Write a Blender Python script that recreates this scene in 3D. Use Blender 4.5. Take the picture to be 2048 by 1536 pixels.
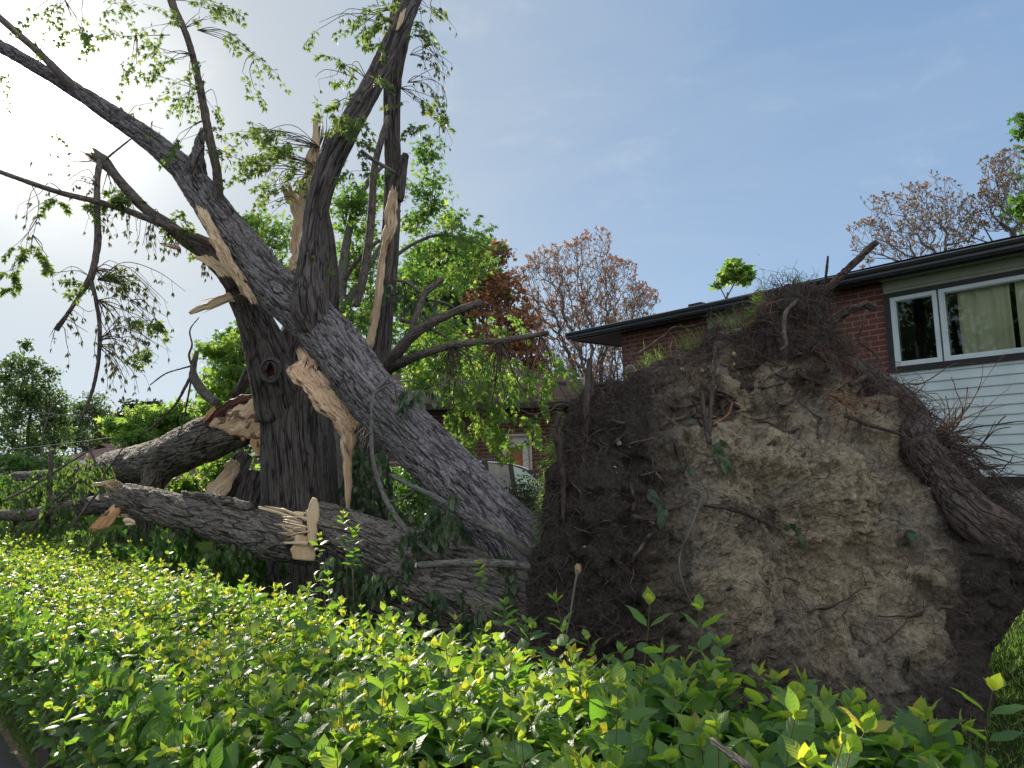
import bpy, math, random
import numpy as np
from mathutils import Vector, Matrix, Euler
R = math.radians
sc = bpy.context.scene
for o in list(bpy.data.objects): bpy.data.objects.remove(o)

# ------------------------------------------------------------------ camera
CAMZ = 1.65; PITCH = 6.0; ROLL = 2.0; F = 1500.0
cam_d = bpy.data.cameras.new('camera'); cam = bpy.data.objects.new('camera', cam_d)
sc.collection.objects.link(cam); sc.camera = cam
cam_d.sensor_width = 36.0; cam_d.lens = 36.0*F/2048.0; cam_d.clip_start = 0.05; cam_d.clip_end = 3000
CM = Matrix.Rotation(R(90+PITCH), 3, 'X') @ Matrix.Rotation(-R(ROLL), 3, 'Z')
cam.matrix_world = Matrix.Translation((0, 0, CAMZ)) @ CM.to_4x4()
CMn = np.array(CM)
def ray(px, py):
    d = CMn @ np.array([(px-1024)/F, (768-py)/F, -1.0]); return d
def P(px, py, Y):
    d = ray(px, py); t = Y/d[1]
    return np.array([d[0]*t, Y, CAMZ+d[2]*t])
HU = np.array([-0.668, 0.744]); HV = np.array([0.744, 0.668])      # along the street, into the yard
def W(u, v, z=0.0):
    return np.array([u*HU[0]+v*HV[0], u*HU[1]+v*HV[1], z])
def on_v(px, py, v):
    d = ray(px, py); t = v/(d[0]*HV[0]+d[1]*HV[1])
    p = d*t; return (p[0]*HU[0]+p[1]*HU[1], p[2]+CAMZ)
# ------------------------------------------------------------------ sky and sun
sd = ray(75, 185); sd = sd/np.linalg.norm(sd)
EL = math.asin(sd[2]); AZ = math.atan2(sd[0], sd[1])
w = bpy.data.worlds.new("World"); sc.world = w; w.use_nodes = True
nt = w.node_tree; nt.nodes.clear()
def nd(nt, t, **k):
    n = nt.nodes.new(t)
    for a, b in k.items():
        if a == 'ins':
            for i, v in b.items():
                if isinstance(v, bpy.types.NodeSocket): nt.links.new(v, n.inputs[i])
                else: n.inputs[i].default_value = v
        else: setattr(n, a, b)
    return n
def mth(nt, op, a, b=0.0, c=None, clamp=False):
    n = nt.nodes.new('ShaderNodeMath'); n.operation = op; n.use_clamp = clamp
    for i, v in enumerate((a, b, c)):
        if v is None: continue
        if isinstance(v, bpy.types.NodeSocket): nt.links.new(v, n.inputs[i])
        else: n.inputs[i].default_value = v
    return n.outputs[0]
def mixc(nt, f, a, b, mode='MIX'):
    n = nt.nodes.new('ShaderNodeMix'); n.data_type = 'RGBA'; n.blend_type = mode
    for i, v in ((0, f), (6, a), (7, b)):
        if isinstance(v, bpy.types.NodeSocket): nt.links.new(v, n.inputs[i])
        elif i == 0: n.inputs[0].default_value = v
        else: n.inputs[i].default_value = (*v, 1) if len(v) == 3 else v
    return n.outputs[2]
def ramp(nt, fac, stops, interp='LINEAR'):
    n = nt.nodes.new('ShaderNodeValToRGB'); n.color_ramp.interpolation = interp
    e = n.color_ramp.elements
    while len(e) < len(stops): e.new(0.5)
    for k, (p, c) in enumerate(stops):
        e[k].position = p; e[k].color = (*c, 1) if hasattr(c, '__len__') else (c, c, c, 1)
    nt.links.new(fac, n.inputs[0]); return n.outputs[0]
SKYK = 0.062
sky = nd(nt, 'ShaderNodeTexSky', sky_type='NISHITA'); sky.sun_disc = False
sky.sun_elevation = EL; sky.sun_rotation = AZ; sky.air_density = 1.0; sky.dust_density = 1.2; sky.ozone_density = 1.6
tc = nd(nt, 'ShaderNodeTexCoord')
# thin high cloud veil, brightest round the sun (forward scattering)
dotn = nd(nt, 'ShaderNodeVectorMath', operation='DOT_PRODUCT', ins={0: tc.outputs['Generated'], 1: tuple(sd)})
dv = mth(nt, 'MAXIMUM', dotn.outputs['Value'], 0.0)
g1 = mth(nt, 'POWER', dv, 6.0)
g2 = mth(nt, 'MULTIPLY', mth(nt, 'POWER', dv, 110.0), 3.0)
g3 = mth(nt, 'MULTIPLY', mth(nt, 'POWER', dv, 900.0), 40.0)
glow = mth(nt, 'ADD', g2, g3)
mp = nd(nt, 'ShaderNodeMapping', ins={0: tc.outputs['Generated'], 2: (0.0, R(25), R(-30)), 3: (1.1, 1.1, 4.0)})
ns = nd(nt, 'ShaderNodeTexNoise', ins={'Vector': mp.outputs[0], 'Scale': 2.6, 'Detail': 8.0, 'Roughness': 0.6, 'Distortion': 0.5})
cl = ramp(nt, ns.outputs['Fac'], [(0.40, 0.0), (0.66, 1.0)], 'EASE')
mp2 = nd(nt, 'ShaderNodeMapping', ins={0: tc.outputs['Generated'], 1: (3.1, 1.7, 0.4), 2: (0.0, 0.0, R(-35)), 3: (1.0, 1.0, 2.6)})
ns2 = nd(nt, 'ShaderNodeTexNoise', ins={'Vector': mp2.outputs[0], 'Scale': 6.0, 'Detail': 9.0, 'Roughness': 0.62, 'Distortion': 0.3})
cl2 = ramp(nt, ns2.outputs['Fac'], [(0.56, 0.0), (0.80, 1.0)], 'EASE')
skm = nd(nt, 'ShaderNodeVectorMath', operation='SCALE', ins={0: sky.outputs[0], 'Scale': SKYK})
sep = nd(nt, 'ShaderNodeSeparateXYZ', ins={0: tc.outputs['Generated']})
hz_ = mth(nt, 'POWER', mth(nt, 'SUBTRACT', 1.0, mth(nt, 'MAXIMUM', sep.outputs[2], 0.0)), 3.5)
haze_c = mixc(nt, hz_, (0.142, 0.242, 0.405), (0.33, 0.46, 0.635))
skc = nd(nt, 'ShaderNodeVectorMath', operation='MINIMUM', ins={0: skm.outputs[0], 1: (0.42, 0.42, 0.42)})
base = mixc(nt, 0.84, skc.outputs[0], haze_c)
# added fill light: unseen bright sky behind the camera that lifts the shaded fronts
fill_d = nd(nt, 'ShaderNodeVectorMath', operation='DOT_PRODUCT', ins={0: tc.outputs['Generated'], 1: (0.25, -0.90, 0.36)})
sky_fill = mth(nt, 'MULTIPLY', ramp(nt, fill_d.outputs['Value'], [(0.05, 0.0), (0.75, 1.0)], 'EASE'), mth(nt, 'ADD', .75, mth(nt, 'MULTIPLY', ns.outputs['Fac'], .5)))
base = mixc(nt, sky_fill, base, (0.84, 0.85, 0.87))
c1 = mixc(nt, mth(nt, 'MULTIPLY', cl, 0.13), base, (0.34, 0.40, 0.48))
c2 = mixc(nt, mth(nt, 'MULTIPLY', cl2, 0.22), c1, (0.46, 0.50, 0.55))
gl = nd(nt, 'ShaderNodeVectorMath', operation='SCALE', ins={0: (0.17, 0.158, 0.14), 'Scale': glow})
gb = nd(nt, 'ShaderNodeVectorMath', operation='SCALE', ins={0: (0.20, 0.145, 0.03), 'Scale': g1})
f0 = nd(nt, 'ShaderNodeVectorMath', operation='ADD', ins={0: c2, 1: gb.outputs[0]})
fin = nd(nt, 'ShaderNodeVectorMath', operation='ADD', ins={0: f0.outputs[0], 1: gl.outputs[0]})
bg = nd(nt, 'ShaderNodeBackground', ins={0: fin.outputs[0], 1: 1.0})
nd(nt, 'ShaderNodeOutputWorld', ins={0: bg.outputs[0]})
sun_d = bpy.data.lights.new('sun', 'SUN'); sun_d.energy = 5.0; sun_d.angle = R(0.6); sun_d.color = (1.0, 0.90, 0.74)
sun = bpy.data.objects.new('sun', sun_d); sc.collection.objects.link(sun)
sun.rotation_euler = Vector(sd).to_track_quat('Z', 'Y').to_euler(); sun.location = (0, 0, 30)
sc.view_settings.view_transform = 'Standard'; sc.view_settings.look = 'None'
sc.view_settings.exposure = 0.65; sc.view_settings.gamma = 1.0
sc.render.engine = 'CYCLES'
cy = sc.cycles; cy.max_bounces = 8; cy.diffuse_bounces = 3; cy.glossy_bounces = 3; cy.transmission_bounces = 4; cy.transparent_max_bounces = 8
cy.sample_clamp_indirect = 6.0

# ------------------------------------------------------------------ helpers
rng = np.random.default_rng(11); rnd = random.Random(5)
COL = sc.collection
def tag(o, label=None, cat=None, group=None, kind=None):
    if label: o['label'] = label
    if cat: o['category'] = cat
    if group: o['group'] = group
    if kind: o['kind'] = kind
    return o
def empty(name, loc, label=None, cat=None, group=None, rz=0.0):
    o = bpy.data.objects.new(name, None); COL.objects.link(o)
    o.location = loc; o.rotation_euler = (0, 0, rz); o.empty_display_size = 0.2
    return tag(o, label, cat, group)
def wmat(o):
    m = Matrix.LocRotScale(o.location, o.rotation_euler, o.scale)
    return m if o.parent is None else wmat(o.parent) @ o.matrix_parent_inverse @ m
def link(name, me, mat, parent=None, local=False):
    o = bpy.data.objects.new(name, me); COL.objects.link(o)
    if mat:
        for m in (mat if isinstance(mat, (list, tuple)) else [mat]): me.materials.append(m)
    if parent is not None:
        o.parent = parent
        if not local: o.matrix_parent_inverse = wmat(parent).inverted()
    return o
def mesh(name, V, loops, counts, attrs=None, smooth=True, matidx=None):
    V = np.asarray(V, dtype=np.float32).reshape(-1, 3); loops = np.asarray(loops, dtype=np.int32).ravel()
    counts = np.asarray(counts, dtype=np.int32)
    me = bpy.data.meshes.new(name)
    me.vertices.add(len(V)); me.vertices.foreach_set('co', V.ravel())
    me.loops.add(len(loops)); me.loops.foreach_set('vertex_index', loops)
    st = np.zeros(len(counts), dtype=np.int32); st[1:] = np.cumsum(counts)[:-1]
    me.polygons.add(len(counts)); me.polygons.foreach_set('loop_start', st); me.polygons.foreach_set('loop_total', counts)
    me.polygons.foreach_set('use_smooth', np.full(len(counts), smooth, dtype=bool))
    if matidx is not None: me.polygons.foreach_set('material_index', np.asarray(matidx, dtype=np.int32))
    me.update(calc_edges=True)
    for k, (ty, a) in (attrs or {}).items():
        at = me.attributes.new(k, ty, 'POINT')
        at.data.foreach_set('vector' if ty == 'FLOAT_VECTOR' else 'value', np.asarray(a, dtype=np.float32).ravel())
    return me
class MB:
    def __init__(s): s.V = []; s.L = []; s.C = []; s.n = 0; s.A = {}
    def add(s, V, L, C, **at):
        V = np.asarray(V, float).reshape(-1, 3); s.V.append(V); s.L.append(np.asarray(L).ravel()+s.n); s.C.append(np.asarray(C).ravel()); s.n += len(V)
        for k, a in at.items(): s.A.setdefault(k, []).append(a)
        return s
    def build(s, name, mat, parent=None, smooth=True, local=False):
        at = {}
        for k, a in s.A.items():
            a = np.concatenate(a); at[k] = ('FLOAT_VECTOR' if a.ndim == 2 else 'FLOAT', a)
        me = mesh(name, np.concatenate(s.V), np.concatenate(s.L), np.concatenate(s.C), at, smooth)
        return link(name, me, mat, parent, local)
    def box(s, x0, x1, y0, y1, z0, z1, T=None):
        V = np.array([[x, y, z] for z in (z0, z1) for y in (y0, y1) for x in (x0, x1)], float)
        if T is not None: V = T(V)
        L = [0,2,3,1, 4,5,7,6, 0,1,5,4, 2,6,7,3, 0,4,6,2, 1,3,7,5]
        return s.add(V, L, [4]*6)
def hsh(ix, iy, iz, s=0):
    h = (ix.astype(np.int64)*374761393 + iy.astype(np.int64)*668265263 + iz.astype(np.int64)*2147483647 + s*144665) & 0xffffffff
    h = ((h ^ (h >> 13))*1274126177) & 0xffffffff
    h = ((h ^ (h >> 15))*2246822519) & 0xffffffff
    return ((h ^ (h >> 16)) & 0xffffff)/float(0xffffff)
def vn(p, s=0):
    p = np.asarray(p, float); i = np.floor(p).astype(np.int64); f = p-i; f = f*f*f*(f*(f*6-15)+10)
    o = 0
    for dx in (0, 1):
        for dy in (0, 1):
            for dz in (0, 1):
                wt = (f[..., 0] if dx else 1-f[..., 0])*(f[..., 1] if dy else 1-f[..., 1])*(f[..., 2] if dz else 1-f[..., 2])
                o = o+wt*hsh(i[..., 0]+dx, i[..., 1]+dy, i[..., 2]+dz, s)
    return o*2-1
def fbm(p, o=4, s=0, g=0.5, ridged=False):
    a = 1.0; t = 0; n = 0; p = np.asarray(p, float)
    for k in range(o):
        v = vn(p, s+k*17)
        if ridged: v = 1-2*np.abs(v)
        t = t+a*v; n += a; a *= g; p = p*2.03+7.3
    return t/n
def nrm(v): v = np.asarray(v, float); return v/np.maximum(np.linalg.norm(v, axis=-1, keepdims=True), 1e-9)
def catmull(pts, step):
    pts = np.asarray(pts, float); n = len(pts)
    if n < 3:
        k = max(2, int(np.linalg.norm(pts[1, :3]-pts[0, :3])/step)+1); t = np.linspace(0, 1, k)[:, None]
        return pts[0]*(1-t)+pts[1]*t
    E = np.vstack([2*pts[0]-pts[1], pts, 2*pts[-1]-pts[-2]]); out = []
    for i in range(n-1):
        a, b, c, d = E[i:i+4]; k = max(1, int(np.ceil(np.linalg.norm(c[:3]-b[:3])/step)))
        t = (np.arange(k)/k)[:, None]
        out.append(0.5*((2*b)+(-a+c)*t+(2*a-5*b+4*c-d)*t*t+(-a+3*b-3*c+d)*t**3))
    out.append(pts[-1:]); return np.vstack(out)
def frames(C):
    T = nrm(np.gradient(C, axis=0)); n = len(C)
    N = np.zeros_like(C); a = np.array([0, 0, 1.0]) if abs(T[0, 2]) < 0.9 else np.array([0, 1.0, 0])
    v = np.cross(T[0], a); v /= np.linalg.norm(v); N[0] = v
    for i in range(1, n):
        v = N[i-1]-T[i]*np.dot(N[i-1], T[i]); N[i] = v/max(np.linalg.norm(v), 1e-9)
    return T, N, np.cross(T, N)
def tube(mb, pts, k=8, step=0.1, lump=0.0, seed=0, jag0=0.0, jag1=0.0, cap=True, flare=None, lumpf=3.0):
    """pts rows (x,y,z,r) -> tube with bark coordinates in attribute bk"""
    S = catmull(pts, step); C = S[:, :3]; r = np.maximum(S[:, 3], 1e-4); n = len(C)
    T, N, B = frames(C); s = np.concatenate([[0], np.cumsum(np.linalg.norm(np.diff(C, axis=0), axis=1))])
    th = np.linspace(0, 2*np.pi, k, endpoint=False); ct, st = np.cos(th), np.sin(th)
    rr = np.repeat(r[:, None], k, 1); rm = float(np.median(r))
    bk = np.stack([ct[None]*rr, st[None]*rr, np.repeat(s[:, None], k, 1)], -1)
    if lump: rr = rr*(1+lump*fbm(bk*np.array([1, 1, .5])/max(rm, .01)*lumpf/3+seed*3.1, 3, seed))
    if flare is not None: rr = rr*flare(s[:, None], th[None])
    V = C[:, None]+rr[..., None]*(ct[None, :, None]*N[:, None]+st[None, :, None]*B[:, None])
    for jg, sl, sgn in ((jag0, slice(0, 1), -1), (jag1, slice(n-1, n), 1)):
        if jg:
            jj = np.abs(vn(np.stack([ct*3, st*3, th*0+seed], -1), seed))*jg*1.6
            V[sl] += sgn*jj[None, :, None]*T[sl][:, None]
    V = V.reshape(-1, 3); bkf = bk.reshape(-1, 3)
    i = np.arange(n-1)[:, None]*k; j = np.arange(k)[None]; j2 = (j+1) % k
    L = np.stack([i+j, i+j2, i+k+j2, i+k+j], -1).reshape(-1); Cn = [4]*((n-1)*k)
    L = list(L)
    if cap:
        for e, row in ((0, 0), (1, n-1)):
            c = len(V); V = np.vstack([V, C[row]+T[row]*((-1 if e == 0 else 1)*0.25*r[row])]); bkf = np.vstack([bkf, [0, 0, s[row]]])
            a = row*k+np.arange(k); b = row*k+(np.arange(k)+1) % k
            tri = np.stack([b, a, np.full(k, c)], -1) if e == 0 else np.stack([a, b, np.full(k, c)], -1)
            L += list(tri.ravel()); Cn += [3]*k
    mb.add(V, L, Cn, bk=bkf+seed*2.3, rnd=np.full(len(V), (seed*0.37) % 1.0))
def pxtube(rows):
    """rows (px,py,Y,width_px) -> (x,y,z,r)"""
    return [(*P(a, b, c), d*0.5*c/F*0.97) for a, b, c, d in rows]
def limb(name, rows, mat, parent, world=False, k=None, step=None, lump=0.10, seed=1, **kw):
    pts = rows if world else pxtube(rows)
    rm = max(p[3] for p in pts)
    k = k or int(min(150, max(6, 2*math.pi*rm/0.014))); step = step or max(0.014, min(0.05, rm*0.25)) 
    mb = MB(); tube(mb, pts, k, step, lump, seed, **kw)
    return mb.build(name, mat, parent)
def strip(mb, rows, thick, nc=26, step=0.02, jag0=0.0, jag1=0.0, rough=0.018, seed=0, fib=55.0):
    """solid torn slab; rows (lx,ly,rx,ry,Y) in photo pixels with real depth"""
    LR = np.array([np.concatenate([P(a, b, e), P(c, d, e)]) for a, b, c, d, e in rows])
    S = catmull(LR, step); n = len(S); t = np.linspace(0, 1, n)
    c = np.linspace(0, 1, nc); Lp, Rp = S[:, :3], S[:, 3:]
    tj0 = jag0*np.abs(vn(np.stack([c*9, c*0, c*0+seed], -1), 3)+.4*vn(np.stack([c*23, c*0, c*0+seed], -1), 4))
    tj1 = jag1*np.abs(vn(np.stack([c*9, c*0+5, c*0+seed], -1), 5)+.4*vn(np.stack([c*23, c*0, c*0+seed], -1), 6))
    tt = tj0[None]+(1-tj1-tj0)[None]*t[:, None]; idx = tt*(n-1); i0 = np.clip(idx.astype(int), 0, n-2); fr = (idx-i0)[..., None]
    Lq = Lp[i0]*(1-fr)+Lp[i0+1]*fr; Rq = Rp[i0]*(1-fr)+Rp[i0+1]*fr
    wd0 = Rq-Lq; e1 = fbm(np.stack([tt[:, 0]*n*step*9, tt[:, 0]*0, tt[:, 0]*0+seed], -1), 3, seed); e2 = fbm(np.stack([tt[:, 0]*n*step*11, tt[:, 0]*0+4, tt[:, 0]*0+seed], -1), 3, seed+1)
    Lq = Lq+wd0*(.22*e1)[:, None, None]; Rq = Rq+wd0*(.22*e2)[:, None, None]
    M = Lq*(1-c)[None, :, None]+Rq*c[None, :, None]
    ax = nrm(np.gradient(M, axis=0)); wd = nrm(Rq-Lq); nn = nrm(np.cross(ax, wd))
    nn = nn*np.sign(-nn[..., 1:2]+1e-6)
    wid = np.linalg.norm(Rq-Lq, axis=-1); q = np.stack([c[None]*wid, 0*wid, t[:, None]*n*step+0*wid], -1)
    h = rough*(fbm(q*np.array([fib, 1, 2.2])+seed, 3, seed)+0.8*fbm(q*np.array([fib/4, 1, 3])+seed, 2, seed+3))
    prof = np.sqrt(np.maximum(0, 1-(2*c-1)**2*0.96))[None]
    fr_ = M+nn*(thick*0.5*prof+h)[..., None]; bk_ = M-nn*(thick*0.5*prof)[..., None]
    V = np.concatenate([fr_.reshape(-1, 3), bk_.reshape(-1, 3)]); bkc = np.concatenate([q.reshape(-1, 3)]*2)
    N = n*nc; i = np.arange(n-1)[:, None]*nc; j = np.arange(nc-1)[None]
    F1 = np.stack([i+j, i+j+1, i+nc+j+1, i+nc+j], -1).reshape(-1, 4); F2 = F1[:, ::-1]+N
    ring = np.concatenate([np.arange(nc), nc-1+np.arange(1, n)*nc, (n-1)*nc+np.arange(nc-2, -1, -1), np.arange(n-2, 0, -1)*nc])
    r2 = np.roll(ring, -1); F3 = np.stack([ring, ring+N, r2+N, r2], -1)
    L = np.concatenate([F1, F2, F3]); mb.add(V, L, [4]*len(L), bk=bkc+seed, rnd=np.full(len(V), (seed*.37) % 1))
def spikes(mb, c, d, rad, n, ln, seed=0, w=0.03):
    """bundle of torn splinters round c pointing along d"""
    g = np.random.default_rng(seed); d = nrm(d); a = nrm(np.cross(d, [0.3, 0.2, 1])); b = np.cross(d, a)
    for i in range(n):
        th = g.uniform(0, 6.28); q = rad*math.sqrt(g.uniform(0, 1)); p = c+a*math.cos(th)*q+b*math.sin(th)*q
        dd = nrm(d+g.normal(0, .13, 3)); l = ln*g.uniform(.25, 1)**1.3+.03; ww = w*g.uniform(.4, 1.3)
        e = nrm(np.cross(dd, g.normal(0, 1, 3))); f = np.cross(dd, e)*g.uniform(.25, .7)
        rows = []
        for t, s in ((-.35, 1), (0.0, 1), (.5, .72), (.85, .35), (1, .04)):
            q0 = p+dd*l*t
            rows.append([q0+e*ww*s, q0+f*ww*s, q0-e*ww*s*.9, q0-f*ww*s])
        V = np.array(rows).reshape(-1, 3); L = []
        for r in range(4):
            for k in range(4): L += [r*4+k, r*4+(k+1) % 4, r*4+4+(k+1) % 4, r*4+4+k]
        s_ = np.tile(np.array([[k*.02, 0, 0] for k in range(4)]), (5, 1)); s_[:, 2] = np.repeat([-.3, 0, .5, .8, 1], 4)*l
        mb.add(V, L+[3, 2, 1, 0, 16, 17, 18, 19], [4]*18, bk=s_+i, rnd=np.full(20, g.uniform(0, 1)))
# leaf templates -------------------------------------------------
def tmpl_maple():
    h = [(.03, .05), (.30, -.12), (.17, .10), (.52, .12), (.32, .22), (.66, .50), (.40, .44), (.16, .40), (.12, .52), (.24, .74), (.10, .70), (0, 1.06)]
    pts = [(0, 0)]+h+[(-x, y) for x, y in h[-2::-1]]
    c = len(pts); V = [(x, y, -0.18*abs(x)-0.16*max(0, y-.4)**1.5+.05*math.sin(9*x)) for x, y in pts]+[(0, .3, 0.05)]
    T = [(i, (i+1) % c, c) for i in range(c)]
    return np.array(V), np.array(T)
def tmpl_star():
    pts = [(0, 0), (.35, .05), (.25, .22), (.62, .5), (.22, .5), (0, 1), (-.22, .5), (-.62, .5), (-.25, .22), (-.35, .05)]
    V = [(x, y, -.2*abs(x)) for x, y in pts]+[(0, .3, .04)]
    c = len(pts); return np.array(V), np.array([(i, (i+1) % c, c) for i in range(c)])
def tmpl_ovate(ny=7, nx=2, w=.31, droop=.34, fold=.12):
    V = []; ys = np.linspace(0, 1, ny)
    for y in ys:
        hw = w*(math.sin(math.pi*y**.82))**1.1*(1-.15*y) if 0 < y < 1 else (0.012 if y == 0 else .006)
        for k in range(-nx, nx+1):
            x = hw*k/nx
            V.append((x, y, -droop*y*y+.10*y-fold*0+.35*abs(x)-.5*x*x/max(w, .1)+.012*math.sin(y*22)*abs(k)/nx))
    m = 2*nx+1; Fq = [(r*m+k, r*m+k+1, r*m+m+k+1, r*m+m+k) for r in range(ny-1) for k in range(m-1)]
    return np.array(V), np.array(Fq)
def tmpl_wilt():
    V = [(0, 0, 0), (.17, .40, .05), (.08, .75, -.02), (0, 1, 0), (-.08, .75, -.02), (-.17, .40, .05)]
    return np.array(V), np.array([(0, 1, 5), (1, 2, 4), (1, 4, 5), (2, 3, 4)])
def tmpl_diamond():
    return np.array([(0, 0, 0), (.28, .5, .05), (0, 1, 0), (-.28, .5, .05)], float), np.array([(0, 1, 2, 3)])
def leaves(mb, Pn, A, Nn, S, tm, rv, jit=0.0):
    V0, F0 = tm; A = nrm(A); sd_ = nrm(np.cross(A, Nn)); N2 = np.cross(sd_, A); n = len(Pn); k = len(V0)
    wf = np.ones(n) if not jit else 1+jit*np.random.default_rng(n).uniform(-1, 1, n)
    V = Pn[:, None]+S[:, None, None]*(V0[None, :, 0:1]*wf[:, None, None]*sd_[:, None]+V0[None, :, 1:2]*A[:, None]+V0[None, :, 2:3]*N2[:, None])
    L = (np.arange(n)[:, None, None]*k+F0[None]).ravel(); C = np.full(n*len(F0), F0.shape[1])
    mb.add(V.reshape(-1, 3), L, C, rnd=np.repeat(rv, k), lf=np.tile(V0*np.array([1, 1, 0]), (n, 1)))
MAPLE, STAR, OV, OVL, WILT, DIA = tmpl_maple(), tmpl_star(), tmpl_ovate(), tmpl_ovate(4, 1), tmpl_wilt(), tmpl_diamond()
# ------------------------------------------------------------------ materials
def newmat(name, disp=None):
    m = bpy.data.materials.new(name); m.use_nodes = True; t = m.node_tree; t.nodes.clear()
    out = t.nodes.new('ShaderNodeOutputMaterial')
    if disp: m.displacement_method = disp
    return m, t, out
def attr(t, n, o='Vector'): return nd(t, 'ShaderNodeAttribute', attribute_name=n).outputs[o]
def pbsdf(t, col, rough=.7, bump=None, bstr=.5, bdist=.01, spec=.3, **ins):
    d = {'Roughness': rough, 'Specular IOR Level': spec, 'Base Color': col if isinstance(col, bpy.types.NodeSocket) else (*col, 1)}
    d.update({k.replace('_', ' '): v for k, v in ins.items()})
    p = nd(t, 'ShaderNodeBsdfPrincipled', ins=d)
    if bump is not None:
        b = nd(t, 'ShaderNodeBump', ins={'Height': bump, 'Strength': bstr, 'Distance': bdist}); t.links.new(b.outputs[0], p.inputs['Normal'])
    return p.outputs[0]
def noise(t, vec, scale, detail=4, rough=.55, dist=0.0):
    return nd(t, 'ShaderNodeTexNoise', ins={'Vector': vec, 'Scale': scale, 'Detail': float(detail), 'Roughness': rough, 'Distortion': dist})
def mapping(t, vec, loc=(0, 0, 0), rot=(0, 0, 0), scale=(1, 1, 1)):
    return nd(t, 'ShaderNodeMapping', ins={0: vec, 1: loc, 2: rot, 3: scale}).outputs[0]
def bark(name, dark, mid, light, scale=16.0, stretch=.22, depth=.02, lichen=(.105, .115, .10), flake=.5, rough=.85, sawf=7.0):
    m, t, out = newmat(name, 'BOTH'); bk = attr(t, 'bk')
    def cracks(sc_, st_, k, w):
        n = noise(t, mapping(t, bk, (k*3.1, k, k*1.7), scale=(1, 1, st_)), sc_, 2.0, .5, .35)
        return ramp(t, mth(t, 'ABSOLUTE', mth(t, 'SUBTRACT', n.outputs[0], .5)), [(0.0, 0.0), (w*.45, .5), (w, 1.0)])
    c1_ = cracks(scale*.55, stretch, 1, .050); c2_ = cracks(scale*1.25, stretch*1.1, 2, .05)
    crack = mth(t, 'MULTIPLY', c1_, mth(t, 'ADD', .45, mth(t, 'MULTIPLY', c2_, .55)))
    fine = noise(t, mapping(t, bk, scale=(1, 1, .30)), 95, 6, .7); mid_n = noise(t, mapping(t, bk, scale=(1, 1, .35)), 10, 5, .6)
    sx = nd(t, 'ShaderNodeSeparateXYZ', ins={0: bk})
    ph = noise(t, mapping(t, bk, (5, 2, 1), scale=(1, 1, .25)), scale*.9, 3, .6)
    saw = mth(t, 'FRACT', mth(t, 'ADD', mth(t, 'MULTIPLY', sx.outputs[2], sawf), mth(t, 'MULTIPLY', ph.outputs[0], 9.0)))
    lip = ramp(t, saw, [(0.0, 0.0), (.06, .25), (.5, .7), (1.0, 1.0)])
    h = mth(t, 'ADD', crack, mth(t, 'MULTIPLY', lip, flake)); h = mth(t, 'ADD', h, mth(t, 'MULTIPLY', mid_n.outputs[0], .9))
    h2 = mth(t, 'ADD', h, mth(t, 'MULTIPLY', fine.outputs[0], .30))
    cf = mth(t, 'ADD', mth(t, 'MULTIPLY', crack, .50), mth(t, 'MULTIPLY', fine.outputs[0], .42))
    cf = mth(t, 'ADD', cf, mth(t, 'MULTIPLY', mth(t, 'SUBTRACT', mid_n.outputs[0], .5), .55))
    cf = mth(t, 'ADD', cf, mth(t, 'MULTIPLY', mth(t, 'SUBTRACT', ramp(t, saw, [(0.0, 0.0), (.10, .6), (1.0, 1.0)]), .75), flake*.40))  # shadow under each lifted flake, painted into the bark colour
    col = ramp(t, cf, [(.22, dark), (.50, mid), (.86, light)])
    big = noise(t, bk, 2.2, 4, .6)
    col = mixc(t, ramp(t, big.outputs[0], [(.50, 0.0), (.70, .5)]), col, lichen)
    dn = nd(t, 'ShaderNodeDisplacement', ins={'Height': h2, 'Midlevel': 1.1+flake*.6, 'Scale': depth})
    t.links.new(dn.outputs[0], out.inputs['Displacement'])
    t.links.new(pbsdf(t, col, rough, spec=.25), out.inputs['Surface']); return m
M = {}
M['bark_lean'] = bark('silver_maple_bark_flaky', (.024, .020, .023), (.122, .110, .119), (.255, .238, .252), 24, .17, .017, flake=.9, sawf=5)
M['bark_up'] = bark('silver_maple_bark_furrowed', (.013, .011, .011), (.060, .052, .052), (.135, .12, .12), 26, .085, .016, (.10, .10, .08), flake=.12)
M['bark_log'] = bark('fallen_log_bark', (.018, .015, .013), (.088, .077, .069), (.215, .195, .175), 22, .18, .015, flake=.9, sawf=5)
M['bark_thin'] = bark('branch_bark', (.03, .025, .024), (.085, .07, .066), (.17, .15, .135), 50, .25, .003, (.09, .085, .07), flake=.2, sawf=12)
M['bark_grey'] = bark('lichened_branch_bark', (.035, .034, .031), (.095, .092, .083), (.17, .168, .15), 55, .25, .002, flake=.2, sawf=12)
def wood(name, a, b, c, stain=.0, stainc=(.06, .025, .02)):
    m, t, out = newmat(name); bk = attr(t, 'bk')
    f = noise(t, mapping(t, bk, scale=(1, 1, .045)), 75, 7, .65, .3)
    g = noise(t, mapping(t, bk, scale=(1, 1, .25)), 6, 4, .6)
    col = ramp(t, f.outputs[0], [(.30, a), (.52, b), (.75, c)])
    col = mixc(t, ramp(t, g.outputs[0], [(.52, 0.0), (.62, .35)]), col, (a[0]*.8, a[1]*.6, a[2]*.5))
    if stain:
        q = noise(t, mapping(t, bk, (3, 1, 2), scale=(1, 1, .4)), 7.5, 5, .6, .4)
        col = mixc(t, ramp(t, q.outputs[0], [(.62-stain, 0.0), (.66-stain, .85)]), col, stainc)
    t.links.new(pbsdf(t, col, .65, f.outputs[0], .9, .012, spec=.2), out.inputs[0]); return m
M['wood'] = wood('fresh_torn_wood', (.38, .26, .16), (.56, .44, .30), (.70, .59, .44))
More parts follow.
